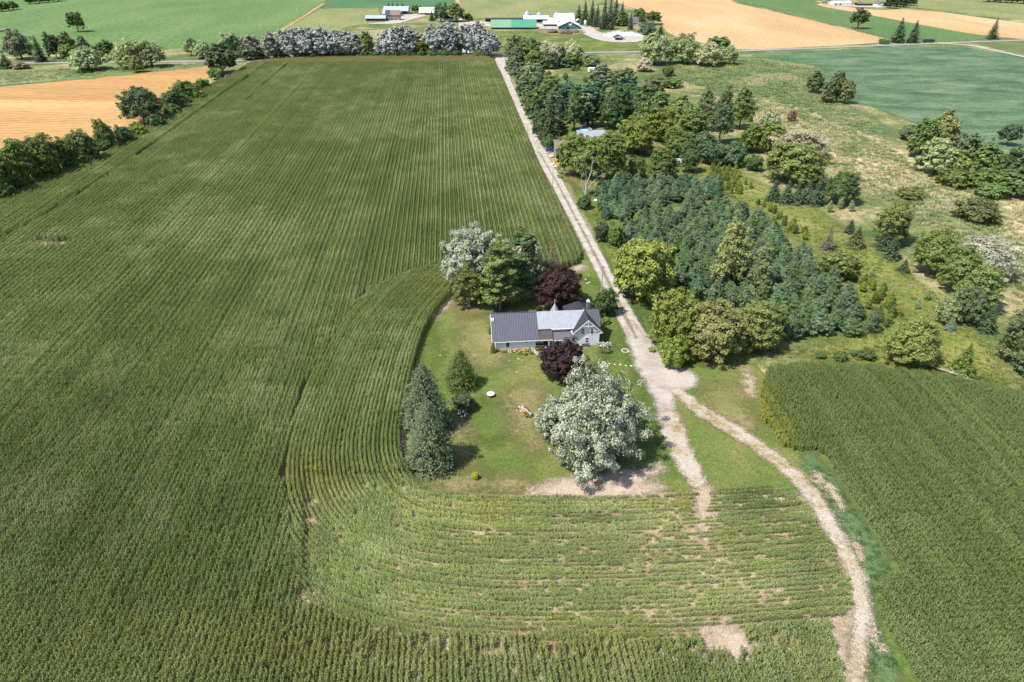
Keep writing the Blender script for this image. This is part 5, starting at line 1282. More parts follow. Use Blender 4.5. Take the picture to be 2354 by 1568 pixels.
# middle + right range under one ridge
RY, RZ = 5.0, 7.0
gable_walls(HOUSE, 9.0, 23.35, 2.0, 8.0, 4.5, 6.9, M['white_siding'], zb=0)
gable_roof_parts(HOUSE, 9.62, 20.35, 2.0, 8.0, 4.6, RZ, .4, M['zinc'], .1, ribs=.028, ribmat=M['zinc_rib'], rib_step=.42)
gable_roof_parts(HOUSE, 20.36, 23.75, 2.0, 8.0, 4.6, RZ, .4, M['dark_metal'], .1, ribs=.028, ribmat=M['dark_metal'], rib_step=.42)
MB().box(12.6, 17.6, 1.48, 1.585, 4.12, 4.3).build('fascia', M['trim'], HOUSE)
window(HOUSE, 13.55, 14.2, 3.72, 4.08, 2.0, False, .1)
# front gable wing
GX0, GX1 = 17.8, 23.4
GM = (GX0 + GX1) / 2
gable_walls(HOUSE, GX0, GX1, .5, 6.0, 4.25, 6.75, M['white_siding'], 'Y', zb=.25)
MB().box(GX0 + .03, GX1 - .03, .53, 6, -.2, .25).build('foundation', M['foundation'], HOUSE)
gable_roof_parts(HOUSE, GX0, GX1, .0, 5.2, 4.33, 7.02, .55, M['charcoal'], .1, 'Y')
for s in (-1, 1):
    xe = GM + s * 3.38
    sl = (7.02 - 4.33) / 2.8
    zE = 7.02 - sl * 3.38
    q = [(GM, -.03, 6.80), (xe, -.03, zE - .22), (xe, -.03, zE + .0), (GM, -.03, 7.02)]
    if s > 0: q = q[::-1]
    MB().slab(q, .06).build('bargeboard', M['trim'], HOUSE)
    MB().box(min(xe, xe - s * .7), max(xe, xe - s * .7), 0.0, .5, zE - .30, zE - .12).build('eave_return', M['trim'], HOUSE)
MB().box(GM - .06, GM + .06, -.08, .02, 5.0, 6.85).build('king_post', M['trim'], HOUSE)
MB().box(GM - 1.5, GM + 1.5, -.07, .01, 5.42, 5.55).build('collar_beam', M['trim'], HOUSE)
window(HOUSE, GM - 1.35, GM - .8, 3.35, 4.65, .5); window(HOUSE, GM + .75, GM + 1.3, 3.35, 4.65, .5)
window(HOUSE, GM - .35, GM + .3, .95, 2.3, .5)
# rear hipped block
rx0, rx1, ry0, ry1, rze, rzp = 17.2, 23.2, 6.0, 12.0, 4.4, 7.55
MB().box(rx0, rx1, 7.9, ry1, 0, rze).build('wall', M['white_siding'], HOUSE)
pk = Vector(((rx0 + rx1) / 2 - .6, 8.3, rzp))
o_ = .45
cs = [Vector((rx0 - o_, ry0 - o_, rze - .25)), Vector((rx1 + o_, ry0 - o_, rze - .25)), Vector((rx1 + o_, ry1 + o_, rze - .25)), Vector((rx0 - o_, ry1 + o_, rze - .25))]
for i in range(4): MB().slab([cs[i], cs[(i + 1) % 4], pk], .1).build('roof', M['charcoal'], HOUSE)
# turret spire behind the ridge
sp = MB(); n = 8; tx, ty = 14.1, 7.4
for k in range(n):
    a0, a1 = 2 * math.pi * k / n, 2 * math.pi * (k + 1) / n
    sp.poly([(tx + 1.3 * math.cos(a0), ty + 1.3 * math.sin(a0), 5.2), (tx + 1.3 * math.cos(a1), ty + 1.3 * math.sin(a1), 5.2), (tx, ty, 7.75)])
spire = sp.build('turret_roof', M['zinc'], HOUSE); MB().tube([(tx, ty, 7.6), (tx, ty, 8.7)], [.05, .03], 6).build('finial', M['trim'], spire)
# chimney
ch = MB().box(21.55, 22.15, 7.2, 7.8, 4.8, 7.65).build('chimney', M['brick'], HOUSE)
MB().box(21.48, 22.22, 7.13, 7.87, 7.65, 7.95).build('cap', M['concrete'], ch); MB().cyl(21.85, 7.5, 7.95, 8.3, .16, 10).build('flue', M['concrete'], ch)
# porch between the wings
MB().slab([(9.62, -.35, 2.72), (12.75, -.35, 2.72), (12.75, 2.0, 4.1), (9.62, 2.0, 4.1)], .1).build('porch_roof', M['brown_shingle'], HOUSE)
MB().box(9.62, 12.75, -.42, -.355, 2.48, 2.68).build('fascia', M['trim'], HOUSE)
MB().slab([(12.85, -.1, 2.35), (17.75, -.1, 2.35), (17.75, 2.0, 3.6), (12.85, 2.0, 3.6)], .1).build('porch_roof', M['grey_shingle'], HOUSE)
MB().box(12.85, 17.75, -.17, -.105, 2.12, 2.3).build('fascia', M['trim'], HOUSE)
MB().box(12.9, 17.7, 1.93, 1.997, 3.6, 3.75).build('flashing', M['trim'], HOUSE)
MB().box(12.9, 17.78, .35, 2.0, 0, 2.2).build('wall', M['white_siding'], HOUSE)
MB().box(9.0, 12.9, -.6, 2.0, .3, .45).build('porch_deck', M['deck'], HOUSE)
for x in (11.9,): MB().box(x - .09, x + .09, -.3, -.12, .45, 2.55).build('porch_post', M['trim'], HOUSE)
for x in np.linspace(9.1, 10.6, 9): MB().box(x - .03, x + .03, -.55, -.5, .45, 1.25).build('baluster', M['deck'], HOUSE)
MB().box(9.0, 10.7, -.58, -.47, 1.25, 1.33).build('handrail', M['deck'], HOUSE)
MB().box(11.0, 11.8, 1.94, 1.997, .45, 2.4).build('door', M['dark'], HOUSE)
window(HOUSE, 13.8, 14.9, 1.0, 1.9, .35, True, .08)
for k in range(3): MB().box(10.9, 12.3, -.6 - .32 * (k + 1), -.6 - .32 * k - .004, 0, .3 - .1 * k).build('step', M['deck'], HOUSE)
# satellite dish on the porch corner
dish = empty('satellite_dish', (0, 0, 0), math.radians(5)); tag(dish, 'white satellite dish on the grey porch roof beside the gable', 'satellite dish')
MB().tube([(0, 0, 0), (0, -.1, .6), (0, -.25, .75)], .03, 6).build('mast', M['bin_metal'], dish)
db = MB(); n = 16
for k in range(n):
    a0, a1 = 2 * math.pi * k / n, 2 * math.pi * (k + 1) / n
    c0 = Vector((0, -.26, .8))
    f = lambda a, r: c0 + Vector((.42 * r * math.cos(a), -.12 * r * r + .1 * r * math.sin(a), .36 * r * math.sin(a)))
    db.poly([c0, f(a0, .5), f(a1, .5)]); db.poly([f(a0, .5), f(a0, 1), f(a1, 1), f(a1, .5)])
db.build('dish', M['white_paint'], dish); MB().tube([(0, -.3, .5), (0, -.65, .75)], .02, 5).build('feed_arm', M['bin_metal'], dish)
def HL(x, y, z=0.0):
    p = Matrix.Translation(HOUSE.location) @ Matrix.Rotation(math.radians(5), 4, 'Z') @ Vector((x, y, z))
    return p
for d_ in (dish,): d_.location = HL(17.3, 1.5, 2.95)
# cellar hatch and concrete walk in front of the gable
w_ = empty('cellar_hatch', HL(20.3, .45), math.radians(5)); tag(w_, 'dark-topped cellar hatch at the foot of the gable wall', 'hatch')
MB().slab([(-.85, -.75, .45), (.75, -.75, .45), (.75, 0, .8), (-.85, 0, .8)], .08).build('lid', M['charcoal'], w_); MB().box(-.8, .7, -.7, -.02, 0, .38).build('base', M['concrete'], w_)
wk = MB().box(-.85, .95, -4.2, -.82, -.1, .1).build('concrete_walk', M['concrete']); wk.location = HL(20.35, .45); wk.rotation_euler = (0, 0, math.radians(4)); tag(wk, 'bright white concrete walk running from the gable towards the purple maple', 'walkway')
# zig-zag rail fence from the porch
def rail_fence(name, pts, label):
    o = empty(name, (pts[0][0], pts[0][1], 0)); tag(o, label, 'fence')
    b = Vector((pts[0][0], pts[0][1], 0))
    for i in range(len(pts) - 1):
        a_, c_ = Vector((*pts[i], 0)) - b, Vector((*pts[i + 1], 0)) - b
        for z in (.35, .7, 1.0):
            e = Vector((random.uniform(-.06, .06), random.uniform(-.06, .06), random.uniform(-.04, .04)))
            d = (c_ - a_).normalized() * .2
            MB().tube([a_ - d + Vector((0, 0, z)) + e, c_ + d + Vector((0, 0, z + .05)) - e], .07, 5).build('rail', M['pale_wood'], o)
    for p in pts: MB().cyl(p[0] - b.x, p[1] - b.y, -.1, 1.15, .08, 6).build('post', M['pale_wood'], o)
M['pale_wood'] = plain('pale_split_rail', (.42, .39, .36), .9, .15, 0, .2, 3)
rail_fence('split_rail_fence', [tuple(HL(*q))[:2] for q in ((8.4, -1.6), (8.8, -2.5), (9.3, -3.3), (9.9, -3.9))], 'grey split-rail fence beside the farmhouse flower bed')
rail_fence('split_rail_fence', [tuple(HL(*q))[:2] for q in ((11.2, -.75), (12.2, -1.6), (13.3, -1.7))], 'pale zig-zag rail fence at the porch steps')
rail_fence('split_rail_fence', [tuple(G(*q)) for q in ((1194, 944), (1207, 950), (1220, 960))], 'short rail fence in the flower bed left of the huge silver tree')

# ---- flowers and beds
M['petal'] = leaf_mat('petal', 'OBJECT', .2, .7, .2, (.8, 1.2), 0)
def flower_proto(seed):
    r = np.random.default_rng(seed)
    d = unit(r, 60); d[:, 2] = np.abs(d[:, 2])
    P = d * np.array((.92, .92, .74)) * r.uniform(.85, 1.05, (60, 1))
    V = quads(P, d + np.array((0, 0, .6)), r.uniform(.10, .18, 60), np.full(60, .8), r)
    return leaf_mesh('blossom', V, r.random(60), r.random(60), M['petal'])
FLW = [flower_proto(i) for i in range(3)]
def flower(px, py, w, h, green, petal, label, group=None):
    g = G(px, py)
    o = empty('flower_bush', (g[0], g[1], 0), random.random() * 6); tag(o, label, 'flowers', group)
    o.scale = (w / .85, w / .85, h / .62)
    i = random.randrange(3)
    tm, cm, H, R = PROTO['bush', i]
    c = link('foliage', cm, o); c.scale = (.3, .3, .15); c.color = (*green, 1)
    if petal:
        b = link('blossom', FLW[i], o); b.color = (*petal, 1)
    return o
Gn = (.075, .115, .025)
flower(1146, 807, .65, .7, (.09, .11, .02), (.85, .42, .01), 'bright orange-yellow flowers beside the clipped cedar')
flower(1062, 952, 1.15, 1.0, Gn, (.75, .75, .72), 'bush covered in white flowers below the round dark bush')
flower(1047, 945, .9, .6, (.09, .14, .025), None, 'low leafy plant left of the white flower bush')
flower(1200, 942, 1.0, .8, Gn, (.72, .34, .42), 'pink flowers in the bed left of the huge silver tree')
flower(1208, 948, .9, .7, (.08, .12, .02), (.6, .2, .05), 'orange-red flowers in the bed left of the huge silver tree')
flower(1214, 957, 1.0, .8, (.09, .13, .025), None, 'leafy flowerless clump at the front of that silver tree bed')
flower(1263, 795, .7, .6, Gn, (.62, .14, .5), 'magenta flowers at the porch steps')
BED = [(1160, 808, (.085, .12, .03), None), (1172, 807, (.10, .13, .03), (.75, .6, .3)), (1184, 806, (.09, .12, .03), (.7, .4, .45)), (1194, 806, (.12, .12, .03), (.75, .35, .1)), (1204, 806, (.12, .12, .035), (.7, .35, .12)), (1212, 805, (.09, .12, .03), (.75, .4, .15)), (1219, 802, (.14, .15, .06), None), (1226, 805, (.09, .13, .04), (.7, .68, .6)), (1208, 814, (.11, .12, .03), None), (1222, 811, (.08, .12, .03), None), (1196, 812, (.09, .13, .025), None)]
for i, (x, y, g_, p_) in enumerate(BED): flower(x, y + 3, random.uniform(.5, .75), random.uniform(.4, .75), g_, p_, 'flowering plant in the bed along the left wing front wall', 'flower bed along the left wing')
for i, (x, y, p_) in enumerate([(1383, 797, (.45, .46, .40)), (1392, 803, (.45, .46, .42)), (1398, 795, (.45, .46, .4)), (1386, 809, None), (1396, 811, None), (1378, 790, None)]):
    flower(x, y, random.uniform(.8, 1.1), random.uniform(.7, 1.2), (.085, .125, .04), p_, 'white-flecked plant in the bed right of the gable', 'flower bed right of the gable')
flower(1378, 940, .6, .5, (.14, .17, .02), None, 'yellow-green clump at the right of the huge silver tree')
for x in (1083, 1091, 1101, 1107): flower(x, 1052, .32, .5, (.05, .10, .02), None, 'small leafy seedling in the short row on the dry lawn', 'row of seedlings on the lawn')
flower(1279, 372, 1.3, 1.2, Gn, (.75, .5, .02), 'bright yellow flowering bush by the brown shed')

# ---- small yard things
g = G(1128, 912)
t_ = empty('cable_spool_table', (g[0], g[1], 0), .3); tag(t_, 'round grey cable-spool table on the lawn', 'table')
MB().cyl(0, 0, .68, .78, .82, 24).build('table_top', M['pale_wood'], t_); MB().cyl(0, 0, .1, .68, .38, 14).build('drum', M['deck'], t_); MB().cyl(0, 0, 0, .1, .7, 24).build('bottom_flange', M['deck'], t_)
MB().cyl(0, 0, .78, .80, .09, 10).build('hub_hole', M['dark'], t_)
M['stone'] = plain('field_stone', (.45, .38, .33), .9, .2, 0, .25, 4, .5)
def rock(name, px, py, s, label, mat='stone', cat='stone', group=None):
    r = random.Random(int(px * 7 + py))
    me = bpy.data.meshes.new(name)
    import bmesh
    bm = bmesh.new(); bmesh.ops.create_icosphere(bm, subdivisions=2, radius=1)
    for v_ in bm.verts: v_.co *= 1 + r.uniform(-.16, .16); v_.co.z *= .5
    bm.to_mesh(me); bm.free(); me.materials.append(M[mat])
    g_ = G(px, py); o = link(name, me); o.location = (g_[0], g_[1], s * .22); o.scale = (s, s * r.uniform(.7, 1.0), s); o.rotation_euler = (0, 0, r.random() * 3)
    return tag(o, label, cat, group)
for i in range(7):
    rock('stepping_stone', 1376 + i * 12.5, 834 + i * 1.4 + random.uniform(-.6, .6), random.uniform(.22, .36), 'pale stepping stone in the line across the lawn to the gravel', 'stone', 'stone', 'stepping stones to the gravel')
fp = empty('fire_pit', (*G(1437, 808), 0)); tag(fp, 'ring of reddish stones on the lawn near the lane', 'fire pit')
for k in range(9):
    a = k * .698; s_ = MB().box(-.2, .2, -.14, .14, 0, .28).build('stone', M['stone'], fp); s_.location = (math.cos(a) * .75, math.sin(a) * .75, 0); s_.rotation_euler = (random.uniform(-.1, .1), random.uniform(-.1, .1), a + 1.57)
for i, (x, y) in enumerate(((1346, 643), (1350, 652), (1355, 650))): rock('white_stone', x, y, .3, '%s white rock in the little group beside the utility pole' % ('upper', 'lower left', 'lower right')[i], 'concrete')
for i, (x, y) in enumerate(((1090, 818), (1192, 826), (1188, 856), (1170, 830), (1012, 818))): rock('lawn_stone', x, y, .25, ('pale stone on the lawn above the lone cedar', 'pale stone on the lawn left of the purple maple', 'flat pinkish stone on the dry lawn', 'small pale stone in front of the flower bed', 'pale stone near the corn edge')[i])

# ---- poles
def pole(px, py, ytop, label, arm=True):
    g_ = G(px, py); h = ZAT(g_[1], ytop)
    o = empty('utility_pole', (g_[0], g_[1], 0), .45); tag(o, label, 'utility pole', 'utility poles')
    MB().cyl(0, 0, -.2, h, .16, 8, .1).build('pole', M['pole_wood'], o)
    if arm:
        a_ = MB().box(-.75, .75, -.06, .06, h - .75, h - .62).build('crossarm', M['pole_wood'], o)
        ins = MB()
        for x in (-.65, 0, .65): MB().cyl(x, 0, h - .62 if x else h, (h - .45) if x else h + .16, .05, 6).build('insulator', M['white_paint'], a_)
M['pole_wood'] = plain('pole_wood', (.33, .30, .27), .9, .15, 0, .2, 2)
for a in [(1382, 670, 610, 'grey utility pole beside the lane near the farmhouse bush'), (1270, 434, 386, 'tilted grey utility pole on the corn side of the lane', False), (1213, 312, 287, 'utility pole on the corn side of the lane opposite the dark spruce', False), (1240, 288, 264, 'pale utility pole in front of the brownish spruce'), (1207, 214, 192, 'utility pole in the upper roadside strip'), (1180, 176, 154, 'utility pole among the upper lane shrubs'), (1163, 152, 124, 'utility pole at the top of the lane'), (1101, 127, 106, 'dark pole between the last two silver poplars', False), (134, 143, 117, 'leaning pale pole at the upper left homestead'), (2081, 101, 79, 'pale pole beside the two highway spruces'), (1398, 62, 34, 'light pole at the farm windbreak', False), (1000, 48, 33, 'pale pole beside the big round farmyard tree', False), (2306, 92, 82, 'small pole at the right side road', False), (1792, 115, 104, 'small pole along the highway by the wheat', False)]:
    pole(*a)

# ---- generic farm buildings, given by pixels: x0, x1 of the front, base row, eave row, ridge row
def barn(name, x0, x1, yb, ye, yr, depth, wallm, roofm, label, axis='X', ov=.5, front=None, cat='barn', rz=0.0, split=None, posts=0, doors=()):
    g0, g1 = G(x0, yb), G(x1, yb)
    w = g1[0] - g0[0]; y = g0[1]
    o = empty(name, (g0[0], y, 0), rz); tag(o, label, cat)
    ze = max(1.8, ZAT(y, ye)); 
    zr = max(ze + .8, ZAT(y + (depth / 2 if axis == 'X' else 0), yr))
    zr = min(zr, ze + (depth if axis == 'X' else w) * .5)
    if axis == 'X':
        gable_walls(o, 0, w, 0, depth, ze, zr - .06, wallm)
        if split:
            gable_roof_parts(o, -ov, w * split, 0, depth, ze + .06, zr, ov, roofm[0], .15); gable_roof_parts(o, w * split + .004, w + ov, 0, depth, ze + .06, zr, ov, roofm[1], .15)
        else: gable_roof_parts(o, -ov, w + ov, 0, depth, ze + .06, zr, ov, roofm, .15)
    else:
        gable_walls(o, 0, w, 0, depth, ze, zr - .06, wallm, 'Y')
        gable_roof_parts(o, 0, w, -ov, depth + ov, ze + .06, zr, ov, roofm, .15, 'Y')
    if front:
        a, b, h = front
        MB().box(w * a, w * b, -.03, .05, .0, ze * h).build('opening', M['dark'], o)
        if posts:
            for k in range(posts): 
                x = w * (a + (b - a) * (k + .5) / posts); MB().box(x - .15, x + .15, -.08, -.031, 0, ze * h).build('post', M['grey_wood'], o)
    for (a, b, z0, z1, mm) in doors: MB().box(w * a, w * b, -.06, .04, ze * z0, ze * z1).build('door' if z0 < .05 else 'window', M[mm], o)
    return o, w, ze, zr
barn('long_shed', 882, 938, 33, 25, 14, 16, M['blue_grey_roof'], M['blue_grey_roof'], 'long blue-grey metal shed at the back of the left farm', front=(.72, .99, .95))
barn('low_barn', 880, 921, 38, 31.5, 22, 10, M['blue_grey_roof'], M['blue_grey_roof'], 'pale roofed barn between the long shed and the weathered barn')
o, w, ze, zr = barn('weathered_barn', 887, 919, 47, 34, 23, 10, M['grey_wood'], (M['black_metal'], M['brown_roof']), 'weathered grey wooden barn with a brown patched roof', split=.32)
for k in range(3): MB().box(w * (.1 + .3 * k), w * (.1 + .3 * k) + 1.2, -.05, .04, .2, 1.6).build('opening', M['dark'], o)
barn('open_cattle_shed', 841, 886, 49, 42, 35, 9, M['grey_wood'], M['blue_grey_roof'], 'low open cattle shed left of the weathered barn', front=(.02, .98, .85), posts=7, cat='shed')
barn('white_roof_barn', 964, 1002, 34, 29, 17, 14, M['grey_wood'], M['white_roof'], 'white-roofed barn in the left farm', front=(.02, .98, .6), posts=9)
barn('hidden_farmhouse', 1021, 1040, 49, 42, 36, 8, M['white_siding'], M['grey_shingle'], 'grey house half hidden under the big farmyard trees', cat='house')
barn('green_roof_barn', 1129, 1232, 67.5, 62.5, 45, 20, M['teal_wall'], (M['faded_green_roof'], M['green_roof']), 'long green-roofed open barn at the centre of the dairy farm', split=.45, front=(.01, .99, .8), posts=18)
barn('black_roof_shed', 1116, 1202, 50, 44, 41, 6, M['dark'], M['black_metal'], 'long low black shed behind the green-roofed barn', cat='shed')
barn('teal_barn', 1204, 1261, 51.5, 43.5, 36, 12, M['teal_wall'], M['white_roof'], 'teal barn with white roof beside the grain bins', doors=((.55, .8, 0, .8, 'dark'),))
barn('hay_barn', 1279, 1319, 58, 47.5, 30.5, 14, M['teal_wall'], M['white_roof'], 'tallest white-roofed teal barn of the dairy farm')
barn('link_barn', 1260, 1279, 52, 47.5, 41, 9, M['grey_wood'], M['white_roof'], 'small white-roofed link building left of the tallest barn', cat='shed')
barn('open_white_shed', 1249, 1281, 61, 55, 48, 10, M['grey_wood'], M['white_roof'], 'open-sided white-roofed shed in front of the tallest barn', front=(.03, .97, .8), posts=6, cat='shed')
o, w, ze, zr = barn('dairy_barn', 1284, 1333, 68, 60, 48.5, 26, M['teal_wall'], M['white_roof'], 'teal dairy barn with its white sign gable facing the camera', 'Y', .8)
MB().box(w * .38, w * .5, -.05, .04, 0, 2.4).build('door', M['dark'], o)
sg = MB().box(w * .44, w * .62, -.08, -.02, ze + 1.3, ze + 2.3).build('sign', M['white_paint'], o)
MB().box(w * .49, w * .59, -.08, -.02, ze + .5, ze + 1.2).build('sign', M['white_paint'], o)
barn('side_barn', 1321, 1338, 57, 51, 44.5, 14, M['teal_wall'], M['white_roof'], 'small teal barn behind the right of the dairy barn', 'Y', .6, doors=((.6, .75, .1, .6, 'white_paint'), (.85, .95, .1, .6, 'white_paint')))
def bin_(px0, px1, yb, ye, yt, label, group='grain bins'):
    c_ = (px0 + px1) / 2; g_ = G(c_, yb); r_ = (px1 - px0) / PXM(yb) / 2; ze = ZAT(g_[1], ye); zt = ZAT(g_[1], yt)
    o = empty('grain_bin', (g_[0], g_[1], 0)); tag(o, label, 'grain bin', group)
    MB().cyl(0, 0, 0, ze, r_, 24).build('bin_wall', M['bin_metal'], o, True); MB().tube([(0, 0, ze + .02), (0, 0, zt)], [r_ * 1.06, r_ * .12], 24).build('cone_roof', M['bin_metal'], o); MB().cyl(0, 0, zt, zt + .5, r_ * .14, 10).build('cap', M['bin_metal'], o)
bin_(1203, 1222, 48, 33, 24, 'galvanised grain bin, leftmost behind the teal barn')
bin_(1231, 1248, 48, 34, 26.5, 'galvanised grain bin, second from the left')
bin_(1271, 1286, 48, 33, 26.5, 'galvanised grain bin at the left of the tallest barn')
bin_(1306, 1315, 48, 32, 28, 'small grain bin peeking over the tallest barn')
bin_(1290, 1300, 48, 33, 30, 'low grain bin just above the tallest barn ridge')
g_ = G(1345, 62); o = empty('feed_silo', (g_[0], g_[1], 0)); tag(o, 'small white feed silo on legs at the farm gravel', 'silo')
MB().cyl(0, 0, 2, 5.4, 1.3, 16).build('tank', M['white_roof'], o, True); MB().tube([(0, 0, .9), (0, 0, 2)], [.2, 1.3], 16).build('hopper', M['white_roof'], o); MB().tube([(0, 0, 5.42), (0, 0, 6.3)], [1.32, .2], 16).build('lid', M['white_roof'], o)
for k in range(4): MB().cyl(math.cos(k * 1.57) * 1.2, math.sin(k * 1.57) * 1.2, 0, 2, .07, 6).build('leg', M['bin_metal'], o)
barn('white_farmhouse', 1432, 1467, 58, 52, 39, 10, M['white_siding'], M['grey_shingle'], 'white farmhouse with grey roof among the windbreak trees', cat='house', doors=((.15, .25, .2, .8, 'glass'), (.45, .55, .2, .8, 'glass'), (.75, .85, .2, .8, 'glass')))
# bunker silo: tarp mound weighted with tyres, concrete wall, shed
g0 = G(1432, 82)
bk = empty('bunker_silo', (g0[0], g0[1], 0)); tag(bk, 'oval silage bunker under a white tarp speckled with black tyres', 'silage bunker')
t = NT('tyre_speckled_tarp'); vo = t.n('ShaderNodeTexVoronoi'); vo.inputs['Scale'].default_value = .55; t.t.links.new(t.pos(), vo.inputs['Vector'])
M['tarp'] = t.end(t.bsdf(t.mix(t.range(vo.outputs['Distance'], .5, .56), (.06, .06, .065), (.62, .62, .63)), .6, .3))
t = NT('white_tarp'); M['white_tarp'] = t.end(t.bsdf(t.mix(t.noise(.3, t.pos(), 3), (.36, .34, .31), (.46, .44, .41)), .6, .3))
rx = 50 / PXM(82); ry = 15
V = []; Fq = []; nu, nv = 40, 8
for j in range(nv + 1):
    f = j / nv
    for i in range(nu):
        a = 2 * math.pi * i / nu; rr = 1 - f
        hgt = 3.2 * (1 - (1 - f) ** 2.6) * (1 + .1 * math.sin(3 * a))
        V.append((rx * rr * math.cos(a), ry * rr * math.sin(a), hgt))
for j in range(nv):
    for i in range(nu): Fq.append((j * nu + i, j * nu + (i + 1) % nu, (j + 1) * nu + (i + 1) % nu, (j + 1) * nu + i))
mb = MB(); mb.v = V; mb.f = [f for f in Fq if np.mean([V[i][1] for i in f]) > 0]; mb.build('tyre_tarp', M['tarp'], bk, True)
mb = MB(); mb.v = V; mb.f = [f for f in Fq if np.mean([V[i][1] for i in f]) <= 0]; mb.build('tarp', M['white_tarp'], bk, True)
a = G(1433, 92); b = G(1478, 91)
for k in range(6):
    x0 = a[0] + (b[0] - a[0]) * k / 6 - g0[0]; x1 = a[0] + (b[0] - a[0]) * (k + .96) / 6 - g0[0]
    MB().box(x0, x1, a[1] - g0[1] - .15, a[1] - g0[1] + .15, 0, 3.4).build('concrete_panel', M['concrete'], bk)
barn('bunker_shed', 1412, 1433, 93, 86.5, 81, 8, M['white_paint'], M['black_metal'], 'small black-roofed shed in front of the silage bunker', 'Y', .5, front=(.1, .92, .92), cat='shed')
# distant farm, top right
barn('distant_white_building', 1915, 1956, 12.5, 7, 2, 14, M['white_siding'], M['white_roof'], 'distant low white farm building at the top right', doors=((.1, .2, .2, .7, 'glass'), (.35, .45, .2, .7, 'glass')))
barn('distant_dark_shed', 1971, 2004, 13.5, 9, 6, 9, M['dark'], M['grey_shingle'], 'distant dark open shed right of the white building', cat='shed')
barn('distant_white_barn', 2018, 2034, 17.5, 9, 3, 14, M['white_siding'], M['grey_shingle'], 'distant white gabled barn beside a dark tree clump', 'Y', .5)
bin_(1889, 1900, 8, -6, -10, 'distant pale silo at the top right edge', 'distant silos')
# homestead building and small things at the upper left
barn('white_shed', 78, 89, 136.5, 131, 128, 6, M['white_siding'], M['white_roof'], 'small white shed among the upper left homestead trees', cat='shed')
barn('low_barn', -8, 10, 74, 71, 68, 10, M['grey_wood'], M['brown_roof'], 'low brown barn cut by the left edge above the green field', cat='shed')
# ---- neighbour: house, shed, pool
o, w, ze, zr = barn('neighbour_house', 1328, 1388, 338, 318, 299, 9, M['white_siding'], M['zinc'], 'neighbour house with pale grey roof behind the maples', cat='house', ov=.5)
MB().box(w * .42, w * .42 + .7, 4.0, 4.7, zr - .6, zr + 1.1).build('chimney', M['brick'], o)
g_ = G(1346, 301); o = empty('swimming_pool', (g_[0], g_[1], 0)); tag(o, 'round turquoise above-ground pool behind the neighbour house', 'pool')
M['water'] = plain('pool_water', (.10, .42, .46), .1, .5, 0, .1); MB().cyl(0, 0, 0, 1.2, 3.0, 28).build('pool_wall', M['white_paint'], o, True); MB().cyl(0, 0, 1.2, 1.24, 2.9, 28).build('water', M['water'], o)
o, w, ze, zr = barn('brown_shed', 1277, 1304, 372, 342, 330, 14, M['grey_wood'], M['brown_roof'], 'brown weathered shed at the lane by the blue car', 'X', .4, front=(.05, .3, .7), cat='shed')
barn('grey_shed', 1555, 1572, 384, 374, 364, 4, M['wood'], M['blue_grey_roof'], 'little wooden shed with pale metal roof behind the small pines', cat='shed')
g_ = G(1420, 282); 
for i, (x, y, s_, m_, l) in enumerate([(1348, 289, 2.0, 'sand_pile', 'pale sand pile on the neighbour lawn'), (1268, 361, 1.3, 'sand_pile', 'tan sand pile at the driveway edge'), (1271, 378, .7, 'concrete', 'white tarpaulin bundle left at the brown shed'), (1277, 383, .6, 'concrete', 'white sack below the tarpaulin bundle'), (1293, 390, .6, 'stone', 'pale stone block beside the shed'), (1370, 462, .8, 'white_paint', 'white rubbish heap by the small plantation'), (1528, 417, .8, 'wood', 'brown junk heap behind the small plantation')]):
    if 'sand_pile' not in M: M['sand_pile'] = plain('sand_pile', (.45, .35, .25), .95, .1, 0, .2, 2)
    rock('heap', x, y, s_, l, m_, 'heap')
M['red'] = plain('red_paint', (.40, .06, .05), .7, .2)
o = empty('red_gate', (*G(1638, 379), 0)); tag(o, 'small red board fence in front of the blue-green bushes', 'fence')
for k in range(4): MB().box(-1.4, 1.4, -.04, .04, .15 + .3 * k, .33 + .3 * k).build('board', M['red'], o)
for x in (-1.4, 0, 1.4): MB().box(x - .06, x + .06, .042, .12, 0, 1.4).build('post', M['red'], o)

